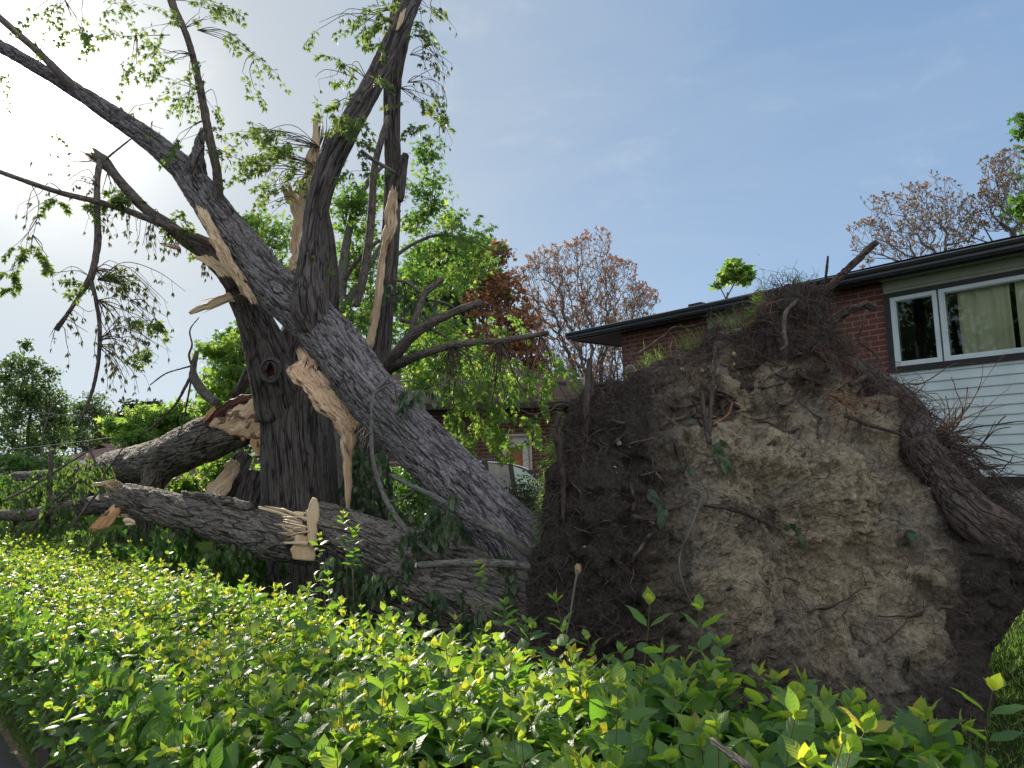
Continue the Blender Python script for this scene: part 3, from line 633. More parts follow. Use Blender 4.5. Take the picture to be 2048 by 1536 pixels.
for a, b, sag, lb in (((-60, 808, 26), (460, 838, 34), .25, 'upper pale overhead cable crossing behind the left trees'), ((-60, 905, 26), (420, 842, 24), .12, 'lower overhead cable dipping over the grey roof')):
    p, q = P(*a), P(*b); n = 14
    pts = [(*(p*(1-t)+q*t-np.array([0, 0, sag*4*t*(1-t)])), .012) for t in np.linspace(0, 1, n)]
    mb = MB(); tube(mb, pts, 5, .8); tag(mb.build('overhead_cable', M['wire']), lb, 'cable')

# ------------------------------------------------------------------ parked car
ce = empty('parked_car', P(962, 950, 14)*np.array([1, 1, 0]), 'silver minivan parked behind the leaning trunk', 'car', rz=R(8))
ZC = .06
def prof_body():
    lo = [(-2.35, .35), (-2.38, .75), (-2.28, 1.0), (-2.22, 1.05)]; 
    return [(-2.3, .30), (-2.36, .62), (-2.30, .98), (-2.2, 1.03), (1.35, .98), (2.15, .84), (2.36, .66), (2.38, .38), (2.2, .30)]
def loft(name, prof, ys, mat, parent, sm=True):
    n = len(prof); V = []; L = []; C = []
    for y, f in ys:
        for x, z in prof: V.append((x, y, z) if f is None else (x*f[0], y, f[2]+(z-f[2])*f[1]))
    for r in range(len(ys)-1):
        for i in range(n): L += [r*n+i, r*n+(i+1) % n, (r+1)*n+(i+1) % n, (r+1)*n+i]; C.append(4)
    L += list(range(n))+[(len(ys)-1)*n+i for i in range(n)][::-1]; C += [n, n]
    return link(name, mesh(name, V, L, C, smooth=False), mat, parent, True)
loft('body', prof_body(), [(-.90, (.96, .9, .6)), (-.93, (1, 1, 0)), (.93, (1, 1, 0)), (.90, (.96, .9, .6))], M['carpaint'], ce)
cab = [(-2.12, 1.03), (-2.0, 1.45), (-1.8, 1.62), (-1.2, 1.70), (-.2, 1.72), (.45, 1.66), (.85, 1.50), (1.55, 1.0)]
def inset(p, zc): return p
cabo = MB(); nC = len(cab)
V = [(x, -.80+(z-1.03)*.16*-0+0.13*(z-1.03), z) for x, z in cab]+[(x, .80-.13*(z-1.03), z) for x, z in cab]; 
rfL = []; rfC = []
for i in range(nC-1): rfL += [i, i+nC, i+1+nC, i+1]; rfC.append(4)
shell = MB(); 
def cy_(z, s): return s*(.86-.20*(z-1.03))
def rail(i, j, w, nm='x'): pass
V = [(x, cy_(z, -1), z) for x, z in cab]+[(x, cy_(z, 1), z) for x, z in cab]
top = [k for k in range(1, nC-2)]
L = []; C = []
for i in range(nC-1):
    L += [i, i+1, i+1+nC, i+nC]; C.append(4)
# roof skin with thickness, pillars as boxes
roofV = [(x, cy_(z, s)*(1.0), z) for s in (-1, 1) for x, z in cab[1:7]]+[(x, cy_(z, s)*.98, z-.06) for s in (-1, 1) for x, z in cab[1:7]]
L = []; C = []
for i in range(5):
    L += [i, i+1, i+7, i+6, 12+i, 18+i, 19+i, 13+i, i, 12+i, 13+i, i+1, 6+i, 7+i, 19+i, 18+i]; C += [4]*4
L += [0, 6, 18, 12, 5, 17, 23, 11]; C += [4, 4]
roofo = link('roof_panel', mesh('roof_panel', roofV, L, C, smooth=False), M['carpaint'], ce, True)
def pillar(mb, x0, z0, x1, z1, w, s):
    y0, y1 = cy_(z0, s)+s*.02, cy_(z1, s)+s*.02
    V = [(x0-w/2, y0, z0), (x0+w/2, y0, z0), (x1+w/2, y1, z1), (x1-w/2, y1, z1)]; V += [(a, b-s*.05, c) for a, b, c in V]
    mb.add(V, [0, 1, 2, 3, 7, 6, 5, 4, 0, 4, 5, 1, 1, 5, 6, 2, 2, 6, 7, 3, 3, 7, 4, 0], [4]*6)
pl = MB()
for s in (-1, 1):
    for a in ((-2.12, 1.0, -1.95, 1.6, .14), (-1.05, 1.0, -1.05, 1.69, .07), (.05, 1.0, .0, 1.70, .10), (1.45, 1.0, .80, 1.52, .08), (.52, 1.0, .46, 1.66, .07)): pillar(pl, *a, s)
pl.build('pillar', M['darktrim'], ce, False, local=True)
for s in (-1, 1):
    for xs in (((-2.02, 1.04), (-1.10, 1.04), (-1.08, 1.64), (-1.86, 1.58)), ((-1.0, 1.04), (-.02, 1.04), (-.05, 1.67), (-1.0, 1.65)), ((.10, 1.04), (.48, 1.04), (.42, 1.625), (.06, 1.67)), ((.56, 1.04), (1.30, 1.02), (.72, 1.50), (.50, 1.60))):
        V = [(x, cy_(z, s)*.985, z) for x, z in xs]; V += [(a, b-s*.01, c) for a, b, c in V]; n = len(xs)
        L = list(range(n))+list(range(n, 2*n))[::-1]; C = [n, n]
        for i in range(n): L += [i, n+i, n+(i+1) % n, (i+1) % n]; C.append(4)
        link('side_window', mesh('side_window', V, L, C, smooth=False), M['quarterglass'] if xs[0][0] == .56 else M['carglass'], ce, True)
mb = MB(); V = [(1.50, -.80, 1.0), (1.50, .80, 1.0), (.86, .74, 1.50), (.86, -.74, 1.50)]; V += [(a-.02, b, c-.01) for a, b, c in V]
mb.add(V, [0, 1, 2, 3, 7, 6, 5, 4, 0, 4, 5, 1, 1, 5, 6, 2, 2, 6, 7, 3, 3, 7, 4, 0], [4]*6); mb.build('windscreen', M['carglass'], ce, False, local=True)
for s in (-1, 1):
    mb = MB(); mb.box(-1.9, .5, s*.70-.015, s*.70+.015, 1.72, 1.75); mb.build('roof_rail', M['chrome'], ce, False, local=True)
    mb = MB(); pts = [(x, cy_(z, s)*1.01, z-.03, .012) for x, z in cab[1:]]; tube(mb, pts, 6, .1); mb.build('window_trim', M['chrome'], ce, True, local=True)
    for x in (-1.45, 1.45):
        mb = MB(); n = 22; V = []; L = []; C = []
        prf = [(.0, .10), (.20, .11), (.24, .09), (.30, .10), (.33, .06), (.33, -.06), (.30, -.10), (0, -.10)]
        for r_, yy in prf:
            for k in range(n): V.append((x+r_*math.cos(k*2*math.pi/n), s*.84+s*yy, .33+r_*math.sin(k*2*math.pi/n)))
        for r in range(len(prf)-1):
            for k in range(n): L += [r*n+k, r*n+(k+1) % n, (r+1)*n+(k+1) % n, (r+1)*n+k]; C.append(4)
        mb.add(V, L, C); mb.build('wheel', M['tyre'], ce, True, local=True)
for s in (-1, 1):
    mb = MB(); mb.box(2.22, 2.34, s*.7-.15, s*.7+.15, .66, .78); mb.build('headlight', M['glass'], ce, False, local=True)
# fence post
pe = empty('fence_post', P(1096, 960, 12)*np.array([1, 1, 0]), 'sunlit yellow wooden post with dark cap beside the parked minivan', 'post')
mb = MB(); mb.box(-.07, .07, -.07, .07, 0, 1.55); mb.build('post', M['postwood'], pe, False, local=True)
mb = MB(); mb.box(-.11, .11, -.11, .11, 1.552, 1.59); mb.box(-.08, .08, -.08, .08, 1.592, 1.62); mb.build('cap', M['darktrim'], pe, False, local=True)
# small brick pier by the path
be = MB(); p = W(4.95, 1.0); be.box(-.14, .14, -.10, .10, -.02, .25); be.box(-.155, .155, -.115, .115, .272, .31)
M['blockstone'] = simple('dark_block_stone', (.075, .055, .045), .9, nsc=40, col2=(.03, .025, .022), bstr=.9)
o = be.build('edging_block', M['blockstone'], None, False); o.location = (*p[:2], 0); o.rotation_euler = (0, 0, math.atan2(HU[1], HU[0])); tag(o, 'small dark stone block under the hedge beside the path', 'block')
# ------------------------------------------------------------------ uprooted tree: leaning trunk, second stem, root plate
ut = empty('uprooted_tree', P(1300, 1300, 5.2)*np.array([1, 1, 0]), 'huge grey uprooted maple leaning left with its tall root plate standing upright', 'tree')
limb('trunk', [(1150, 1240, 5.5, 240), (1085, 1165, 5.65, 180), (1018, 1080, 5.85, 140), (960, 1014, 6.05, 122), (908, 957, 6.25, 113), (852, 900, 6.45, 109), (754, 800, 6.8, 106), (702, 733, 7.0, 104), (656, 671, 7.25, 102), (612, 627, 7.4, 100), (548, 573, 7.6, 90), (490, 500, 7.8, 79), (440, 438, 7.95, 72), (405, 388, 8.1, 66), (360, 332, 8.35, 53), (300, 281, 8.6, 43), (235, 235, 8.8, 36), (170, 192, 9.0, 31), (130, 167, 9.15, 27), (80, 138, 9.3, 25), (0, 92, 9.7, 25), (-90, 45, 10.1, 23)],
     M['bark_lean'], ut, lump=.10, seed=3)
st2 = limb('stem', [(1150, 1290, 5.3, 290), (1060, 1235, 5.5, 220), (960, 1185, 5.75, 170), (860, 1142, 6.0, 140), (760, 1098, 6.25, 112), (690, 1064, 6.45, 98), (636, 1044, 6.6, 86)], M['bark_log'], ut, lump=.14, seed=7)
st3 = limb('stem', [(1160, 1350, 5.15, 280), (1050, 1285, 5.3, 230), (960, 1240, 5.5, 190), (860, 1205, 5.7, 150), (770, 1180, 5.9, 110)], M['bark_log'], ut, lump=.14, seed=8)
limb('limb', [(648, 690, 7.22, 26), (632, 655, 7.16, 60), (620, 612, 7.14, 76), (619, 560, 7.15, 60), (624, 500, 7.17, 50), (629, 450, 7.2, 47), (640, 390, 7.2, 48), (670, 305, 7.25, 52), (710, 232, 7.35, 46), (750, 160, 7.5, 42), (788, 80, 7.7, 40), (824, 0, 7.9, 36), (850, -60, 8.0, 34)], M['bark_up'], ut, lump=.10, seed=5)
limb('limb', [(436, 405, 7.9, 24), (434, 345, 7.8, 19), (418, 270, 7.7, 18), (402, 185, 7.65, 16), (385, 110, 7.65, 14), (368, 58, 7.6, 14), (345, 8, 7.6, 16), (330, -50, 7.6, 14)], M['bark_thin'], ut, lump=.16, seed=6)
limb('limb', [(155, 182, 9.0, 22), (125, 152, 8.95, 18), (70, 98, 8.9, 16), (0, 36, 8.9, 14), (-60, -20, 8.9, 13)], M['bark_thin'], ut, seed=9)
limb('broken_stub', [(390, 358, 8.15, 52), (393, 318, 8.05, 32), (401, 278, 8.0, 15), (405, 258, 8.0, 5)], M['bark_lean'], ut, lump=.2, seed=10, k=30, step=.02)
limb('broken_stub', [(248, 240, 8.7, 26), (244, 224, 8.7, 12), (242, 215, 8.7, 4)], M['bark_thin'], ut, k=10)
limb('limb', [(1060, 1108, 5.3, 20), (1000, 1065, 5.35, 17), (930, 1035, 5.5, 14), (880, 1000, 5.6, 12), (830, 975, 5.7, 10), (780, 950, 5.9, 8)], M['bark_grey'], ut, seed=12, lump=.12)
limb('branch', [(905, 1018, 5.55, 6), (870, 1040, 5.6, 5), (830, 1075, 5.8, 4)], M['bark_thin'], ut, k=6); limb('branch', [(838, 978, 5.7, 6), (800, 1000, 5.75, 5), (775, 1002, 5.8, 4)], M['bark_thin'], ut, k=6)
limb('branch', [(778, 752, 6.55, 7), (748, 790, 6.2, 7), (743, 850, 6.0, 8), (746, 920, 5.9, 9), (770, 995, 5.8, 11), (812, 1060, 5.7, 12), (862, 1108, 5.6, 9), (900, 1128, 5.55, 7)], M['bark_grey'], ut, seed=2, lump=.15)
limb('branch', [(748, 790, 6.2, 4), (775, 772, 6.15, 4), (815, 762, 6.2, 3), (840, 768, 6.2, 2)], M['bark_grey'], ut, k=5)
# torn wood on the uprooted tree
mb = MB(); strip(mb, [(386, 408, 410, 414, 7.55), (402, 440, 436, 462, 7.5), (420, 478, 462, 512, 7.45), (440, 520, 486, 550, 7.42), (470, 566, 506, 585, 7.42), (492, 600, 519, 616, 7.45)], .07, jag0=.05, jag1=.12, seed=1)
strip(mb, [(384, 510, 420, 512, 7.62), (412, 528, 450, 530, 7.58), (440, 556, 480, 560, 7.55)], .05, jag0=.2, jag1=.1, seed=2)
mb.build('torn_wood', M['wood'], ut)
mb = MB(); gs = np.random.default_rng(6)
for q_ in range(24):
    a_ = R(gs.uniform(146, 180) if q_ < 18 else gs.uniform(180, 205)); l_ = gs.uniform(28, 84)*(1.3 if q_ < 4 else .75); x_, y_ = 614+gs.normal(0, 4), 1060+gs.normal(0, 16); w_ = gs.uniform(2.5, 8.5); y2 = y_-l_*math.sin(a_)*.9+gs.normal(0, 3); x2 = x_+l_*math.cos(a_); Y_ = gs.uniform(6.32, 6.6)
    strip(mb, [(x2, y2-1, x2, y2+1, Y_+.12), ((x_+x2)/2, (y_+y2)/2-w_*.45, (x_+x2)/2+1, (y_+y2)/2+w_*.45, Y_+.06), (x_, y_-w_*.6, x_, y_+w_*.6, Y_)], .02, nc=9, step=.02, jag0=.25, jag1=.05, rough=.008, seed=60+q_)
strip(mb, [(518, 1012, 524, 1018, 6.9), (560, 1024, 568, 1034, 6.8), (602, 1040, 606, 1056, 6.6)], .03, nc=10, seed=7)
mb.build('splinters', M['wood'], ut)
mb = MB(); strip(mb, [(624, 994, 634, 998, 6.35), (615, 1015, 638, 1020, 6.35), (611, 1040, 640, 1045, 6.35), (613, 1060, 638, 1064, 6.35), (618, 1082, 634, 1082, 6.35), (622, 1094, 630, 1092, 6.35)], .05, nc=20, rough=.003, seed=9)
mb.build('sawn_face', M['cut'], ut)
mb = MB(); strip(mb, [(596, 1066, 628, 1072, 6.4), (586, 1082, 632, 1086, 6.4), (574, 1100, 636, 1104, 6.4), (588, 1118, 632, 1122, 6.4)], .05, nc=20, rough=.006, jag0=.1, seed=10)
mb.build('torn_wood', M['cut'], ut)

# ------------------------------------------------------------------ upright broken maple
mt = empty('broken_maple', P(605, 1160, 8.6)*np.array([1, 1, 0]), 'upright furrowed maple trunk with snapped pale top, knot hole and tall leafy stems', 'tree')
flr = lambda s, th: 1+.35*np.exp(-s/.35)*(1+.35*np.sin(th*5+1))
limb('trunk', [(606, 1235, 8.6, 176), (604, 1120, 8.6, 158), (602, 1040, 8.6, 152), (598, 950, 8.6, 148), (592, 860, 8.6, 142), (592, 790, 8.6, 134), (606, 715, 8.6, 120), (626, 640, 8.6, 100), (638, 560, 8.6, 78), (638, 490, 8.6, 64), (632, 430, 8.6, 54), (628, 370, 8.6, 42), (634, 325, 8.6, 36)], M['bark_up'], mt, lump=.08, seed=21, flare=flr, jag1=.35)
limb('stem', [(566, 830, 8.45, 104), (548, 760, 8.35, 98), (533, 700, 8.25, 88), (515, 652, 8.2, 74), (496, 612, 8.15, 62), (478, 580, 8.1, 52), (470, 562, 8.1, 40)], M['bark_up'], mt, lump=.12, seed=22, jag1=.1)
limb('stem', [(738, 1180, 8.9, 92), (735, 1040, 8.9, 84), (738, 900, 8.9, 78), (747, 770, 8.9, 54), (761, 665, 8.9, 45), (773, 560, 8.9, 42), (782, 450, 8.9, 35), (786, 350, 8.9, 34), (784, 260, 8.9, 33), (785, 170, 8.85, 36), (797, 70, 8.8, 46), (812, -20, 8.8, 50), (822, -80, 8.8, 50)], M['bark_up'], mt, lump=.10, seed=23)
limb('broken_stub', [(790, 400, 8.85, 34), (797, 360, 8.82, 30), (805, 328, 8.8, 20), (812, 308, 8.78, 12)], M['bark_up'], mt, lump=.2, seed=24, k=30, step=.02)
limb('limb', [(712, 612, 8.4, 15), (726, 560, 8.4, 17), (738, 480, 8.4, 17), (744, 410, 8.4, 16), (750, 330, 8.4, 15), (768, 262, 8.5, 14), (778, 235, 8.6, 13)], M['bark_thin'], mt, seed=25)
limb('limb', [(765, 752, 8.5, 30), (795, 705, 8.2, 25), (828, 668, 8.0, 22), (868, 642, 7.9, 19), (915, 622, 7.8, 17), (962, 605, 7.7, 15)], M['bark_thin'], mt, seed=26, lump=.16)
limb('limb', [(818, 678, 8.05, 13), (832, 632, 8.05, 12), (848, 590, 8.1, 14), (868, 572, 8.1, 13), (886, 556, 8.1, 11)], M['bark_thin'], mt, seed=27, lump=.15)
limb('limb', [(768, 742, 8.5, 24), (830, 714, 8.0, 18), (900, 692, 7.7, 15), (960, 684, 7.5, 13), (1000, 682, 7.4, 13), (1050, 674, 7.3, 11), (1096, 665, 7.2, 9)], M['bark_thin'], mt, seed=28, lump=.14)
limb('branch', [(800, 640, 8.3, 8), (835, 648, 8.3, 8), (865, 660, 8.4, 7), (898, 676, 8.4, 6)], M['bark_thin'], mt, k=8); limb('branch', [(790, 512, 8.9, 9), (830, 486, 9, 7), (880, 470, 9, 6), (940, 482, 9.1, 4), (1010, 512, 9.2, 3)], M['bark_grey'], mt, k=7)
limb('branch', [(722, 302, 7.6, 9), (750, 322, 7.6, 8), (790, 345, 7.6, 7)], M['bark_grey'], ut, k=8)
for rr in ([(845, 588, 8.1, 7), (815, 566, 8.2, 6), (790, 560, 8.3, 5)], [(860, 600, 8.1, 6), (900, 610, 8.3, 5), (930, 640, 8.5, 4)], [(690, 560, 9.4, 10), (715, 520, 9.4, 8), (760, 480, 9.4, 6)]): limb('branch', rr, M['bark_thin'], mt, k=7)
# knot hole: raised collar round a dark hollow
kc = P(541, 740, 7.93); fwd = nrm(P(541, 740, 7)-P(541, 740, 8)); ux = nrm(np.cross(fwd, [0, 0, 1])); uz = np.cross(ux, fwd)
mb = MB(); pts = []
for a in np.linspace(0, 2*math.pi, 25): pts.append((*(kc+ux*math.cos(a)*.078+uz*math.sin(a)*.105), .032+.006*math.sin(3*a)))
tube(mb, pts, 12, .012, .25, 31, cap=False); mb.build('knot_collar', M['bark_up'], mt)
mb = MB(); n = 22; V = [kc-fwd*.10]; 
for rr, dd in ((.3, -.10), (.62, -.07), (.85, -.03), (.95, .0)):
    for a in range(n): V.append(kc+fwd*dd*.9+ux*math.cos(a*6.2832/n)*.08*rr+uz*math.sin(a*6.2832/n)*.105*rr)
L = []; C = []
for a in range(n): L += [0, 1+a, 1+(a+1) % n]; C.append(3)
for r in range(3):
    for a in range(n): L += [1+r*n+a, 1+(r+1)*n+a, 1+(r+1)*n+(a+1) % n, 1+r*n+(a+1) % n]; C.append(4)
mb.add(V, L, C, bk=np.array(V)); mb.build('knot_hollow', M['heart'], mt)
# pale split wood of the snapped top
mb = MB(); strip(mb, [(628, 286, 652, 290, 8.25), (612, 320, 645, 335, 8.25), (602, 370, 640, 380, 8.22), (592, 430, 632, 440, 8.2), (586, 470, 618, 480, 8.2), (582, 520, 602, 525, 8.2), (580, 548, 590, 550, 8.2)], .16, nc=34, jag0=.10, jag1=.05, rough=.02, seed=3)
strip(mb, [(628, 228, 634, 230, 8.3), (626, 262, 638, 264, 8.3), (624, 300, 640, 300, 8.3)], .04, nc=10, jag0=.1, seed=4)
strip(mb, [(560, 370, 568, 366, 8.3), (568, 392, 590, 385, 8.28), (582, 418, 606, 415, 8.25), (594, 450, 612, 450, 8.22)], .07, nc=22, jag0=.25, seed=5)
spikes(mb, P(580, 388, 8.28), P(566, 362, 8.25)-P(590, 410, 8.3), .06, 42, .22, 6, 0.0050)
mb.build('torn_wood', M['wood'], mt)
mb = MB(); strip(mb, [(783, 370, 793, 372, 8.55), (776, 400, 795, 402, 8.52), (771, 430, 793, 432, 8.52), (766, 460, 790, 458, 8.52), (760, 500, 774, 500, 8.52), (753, 550, 769, 550, 8.53), (747, 600, 763, 600, 8.54), (741, 640, 756, 645, 8.55), (735, 670, 750, 678, 8.56), (730, 696, 740, 704, 8.58)], .05, nc=22, jag0=.10, jag1=.04, rough=.008, seed=8)
mb.build('bare_wood_strip', M['wood'], mt)
mb = MB(); strip(mb, [(800, 22, 812, 14, 7.6), (793, 45, 806, 42, 7.6), (790, 62, 796, 60, 7.6)], .03, nc=12, jag0=.2, seed=12); mb.build('splinters', M['wood'], ut)
# long peeled slab of bark and wood hanging between the two trunks
mb = MB(); strip(mb, [(590, 698, 604, 694, 7.2), (596, 722, 628, 722, 7.15), (578, 742, 645, 742, 7.1), (596, 768, 662, 768, 7.05), (618, 796, 684, 796, 7.0), (640, 822, 704, 822, 6.98), (664, 848, 714, 850, 6.98), (680, 880, 712, 882, 7.0), (686, 920, 706, 922, 7.05), (690, 975, 703, 976, 7.1), (693, 1032, 699, 1034, 7.15)], .07, nc=40, jag0=.12, jag1=.05, rough=.022, seed=6, fib=40)
spikes(mb, P(590, 742, 7.1), P(572, 740, 7.08)-P(600, 756, 7.12), .035, 21, .10, 8, 0.0042)
mb.build('peeled_slab', M['wood_stain'], ut)
mb = MB(); spikes(mb, P(478, 590, 8.0), P(375, 627, 8.0)-P(470, 590, 8.05), .03, 15, .55, 31, 0.0118)
strip(mb, [(376, 624, 380, 630, 7.9), (400, 610, 404, 622, 7.9), (430, 596, 436, 612, 7.9), (458, 582, 470, 602, 7.95)], .03, nc=14, jag0=.1, seed=14)
mb.build('splinters', M['wood'], mt)
# broken left limb and hanging branches
l1 = limb('limb', [(470, 575, 8.0, 40), (440, 530, 7.95, 42), (405, 500, 7.9, 34), (372, 480, 7.9, 29), (335, 449, 7.85, 25), (298, 424, 7.8, 22), (262, 388, 7.8, 20), (232, 352, 7.75, 18), (208, 324, 7.75, 26), (196, 314, 7.75, 22)], M['bark_thin'], mt, seed=33, lump=.16, jag1=.08)
mb = MB(); spikes(mb, P(190, 316, 7.75), P(170, 312, 7.7)-P(200, 318, 7.75), .05, 36, .13, 12, 0.0059); strip(mb, [(318, 486, 322, 490, 7.7), (335, 486, 340, 496, 7.7), (352, 490, 362, 500, 7.75)], .03, nc=10, seed=15)
mb.build('splinters', M['wood_stain'], mt)
limb('limb', [(425, 487, 7.75, 17), (370, 465, 7.7, 15), (320, 447, 7.6, 14), (250, 420, 7.5, 13), (190, 402, 7.4, 12), (130, 388, 7.3, 11), (70, 369, 7.2, 10), (0, 344, 7.1, 9), (-60, 325, 7, 8)], M['bark_thin'], mt, seed=34, lump=.14)
limb('limb', [(200, 322, 7.6, 13), (195, 360, 7.55, 12), (194, 430, 7.5, 13), (196, 480, 7.45, 14), (186, 540, 7.4, 13), (178, 562, 7.4, 15), (160, 590, 7.4, 9), (135, 628, 7.4, 8), (112, 660, 7.4, 11)], M['bark_thin'], mt, seed=35, lump=.18)
limb('limb', [(182, 560, 7.4, 9), (192, 600, 7.4, 8), (199, 650, 7.4, 8), (198, 710, 7.45, 8), (188, 770, 7.5, 7), (172, 815, 7.55, 6), (160, 842, 7.6, 4)], M['bark_thin'], mt, seed=36, lump=.15)
limb('branch', [(270, 272, 7.7, 3), (240, 295, 7.7, 4), (212, 318, 7.7, 5)], M['bark_thin'], mt, k=5)

# ------------------------------------------------------------------ fallen limbs and logs
f1 = empty('fallen_limb', P(440, 868, 9.3)*np.array([1, 1, 0]), 'massive broken limb propped off the upright trunk with orange torn end', 'branch')
limb('limb', [(512, 842, 9.0, 58), (488, 852, 9.1, 74), (455, 862, 9.2, 84), (420, 876, 9.4, 90), (375, 895, 9.8, 86), (330, 915, 10.2, 84), (280, 928, 10.8, 76), (235, 935, 11.4, 68), (180, 943, 12.2, 42), (120, 950, 13.2, 26), (70, 952, 14, 20), (30, 953, 14.6, 16)], M['bark_log'], f1, lump=.10, seed=41)
limb('limb', [(345, 912, 10.1, 66), (318, 942, 10.1, 56), (302, 975, 10.1, 44), (288, 1010, 10.1, 50), (280, 1080, 10.1, 46)], M['bark_log'], f1, lump=.12, seed=42)
limb('limb', [(215, 950, 11.5, 50), (170, 985, 11.4, 44), (130, 1020, 11.2, 36), (80, 1050, 11, 28)], M['bark_log'], f1, lump=.12, seed=43)
mb = MB(); strip(mb, [(420, 846, 432, 852, 8.95), (445, 832, 456, 864, 8.9), (470, 818, 480, 872, 8.85), (496, 806, 502, 880, 8.82), (524, 798, 528, 884, 8.82)], .10, nc=34, rough=.03, seed=16, fib=30); mb.build('torn_wood', M['wood_stain'], f1)
mb = MB(); strip(mb, [(408, 846, 424, 848, 9.1), (445, 812, 452, 832, 9.0), (475, 794, 482, 818, 8.95), (500, 788, 506, 808, 8.92), (526, 788, 530, 802, 8.9)], .14, nc=24, rough=.03, seed=17); mb.build('heartwood', M['heart'], f1)
mb = MB(); strip(mb, [(496, 862, 512, 868, 8.85), (500, 880, 524, 880, 8.8), (506, 898, 526, 900, 8.75), (514, 912, 526, 915, 8.72)], .03, nc=14, jag1=.15, seed=18); mb.build('torn_bark_flap', M['wood_orange'], f1)
mb = MB(); strip(mb, [(406, 842, 412, 850, 9.1), (416, 822, 424, 840, 9.1), (428, 812, 436, 826, 9.1)], .03, nc=12, seed=19); mb.build('splinters', M['wood_orange'], f1)
limb('branch', [(432, 806, 9.2, 20), (410, 788, 9.3, 20), (390, 760, 9.3, 18), (386, 735, 9.3, 13), (394, 702, 9.3, 9)], M['bark_grey'], f1, lump=.25, seed=44, k=16)
for rr in ([(388, 740, 9.3, 6), (378, 712, 9.3, 5), (384, 690, 9.3, 4), (380, 660, 9.3, 3), (398, 635, 9.3, 2)], [(385, 745, 9.3, 6), (370, 775, 9.3, 6), (350, 810, 9.4, 5), (318, 842, 9.5, 4), (290, 865, 9.6, 3)], [(384, 750, 9.3, 4), (375, 800, 9.3, 4), (365, 850, 9.4, 3), (355, 870, 9.4, 3)], [(390, 730, 9.3, 4), (360, 738, 9.3, 3), (330, 748, 9.4, 3), (300, 770, 9.4, 2)]): limb('branch', rr, M['bark_thin'], f1, k=6, lump=.1)
f2 = empty('fallen_log', P(400, 1035, 7.6)*np.array([1, 1, 0]), 'thick grey barked log with shattered left end lying behind the hedge', 'log')
limb('log', [(240, 992, 8.2, 38), (255, 996, 8.15, 54), (300, 1008, 8.0, 62), (350, 1022, 7.85, 68), (420, 1040, 7.6, 74), (500, 1060, 7.3, 80), (560, 1078, 7.05, 84), (606, 1090, 6.85, 78)], M['bark_log'], f2, lump=.12, seed=45, jag0=.10, jag1=.05)
mb = MB(); strip(mb, [(228, 1008, 246, 1020, 8.0), (212, 1024, 234, 1036, 7.95), (196, 1040, 215, 1052, 7.92), (176, 1058, 182, 1066, 7.9)], .04, nc=16, jag0=.1, jag1=.2, rough=.012, seed=20); mb.build('torn_wood', M['wood_orange'], f2)
mb = MB(); strip(mb, [(178, 968, 182, 974, 8.3), (205, 964, 212, 972, 8.25), (226, 960, 250, 972, 8.2), (236, 962, 246, 990, 8.15)], .03, nc=14, jag0=.15, seed=21); spikes(mb, P(240, 985, 8.15), P(225, 975, 8.1)-P(245, 990, 8.2), .1, 48, .22, 22, 0.0067); mb.build('splinters', M['wood'], f2)
mb = MB(); strip(mb, [(246, 1038, 250, 1050, 7.7), (256, 1036, 262, 1050, 7.7), (268, 1040, 272, 1048, 7.7)], .02, nc=10, seed=25); mb.build('wood_chip', M['wood'], f2)
limb('bark_slab', [(500, 1012, 7.25, 16), (440, 1000, 7.5, 18), (390, 990, 7.7, 12), (365, 985, 7.8, 5)], M['bark_log'], f2, k=14, lump=.3)
f3 = empty('cut_branch', P(950, 1132, 5.0)*np.array([1, 1, 0]), 'short round branch with pale cut end lying across the fallen stem', 'branch')
limb('branch', [(836, 1131, 5.25, 14), (880, 1128, 5.2, 15), (960, 1126, 5.1, 17), (1030, 1130, 5.0, 18), (1072, 1136, 4.95, 18)], M['bark_grey'], f3, lump=.10, seed=50)
mb = MB(); c = P(835, 1131, 5.252); d = nrm(P(836, 1131, 5.25)-P(860, 1130, 5.22)); tube(mb, [(*c, .021), (*(c+d*.012), .019)], 14, .01); mb.build('cut_end', M['cut'], f3)
f4 = empty('background_log', P(200, 1010, 9.6)*np.array([1, 1, 0]), 'dark log lying low behind the shattered end of the thick log', 'log')
limb('log', [(140, 1016, 10, 30), (180, 1012, 9.8, 34), (220, 1008, 9.5, 38), (262, 1008, 9.2, 40)], M['bark_log'], f4, lump=.12, seed=51)
f5 = empty('leaning_slab', P(440, 970, 9.4)*np.array([1, 1, 0]), 'dark split slab of wood leaning in the leaves between limb and upright trunk', 'wood slab')
mb = MB(); strip(mb, [(462, 915, 482, 928, 9.5), (440, 945, 470, 962, 9.4), (412, 985, 440, 1000, 9.3), (400, 1010, 424, 1024, 9.2)], .08, nc=24, jag0=.1, rough=.02, seed=23); mb.build('wood', M['wood'], f5)
limb('limb', [(490, 912, 9.9, 34), (462, 960, 9.7, 44), (435, 1005, 9.5, 46), (420, 1040, 9.4, 44)], M['bark_log'], f5, lump=.15, seed=52)
limb('limb', [(520, 950, 9.6, 60), (505, 1000, 9.5, 66), (500, 1050, 9.4, 66)], M['bark_up'], f1, lump=.15, seed=53)
limb('limb', [(528, 700, 9.6, 28), (500, 745, 9.8, 26), (474, 790, 9.9, 18), (455, 820, 10, 12)], M['bark_up'], mt, lump=.15, seed=54)
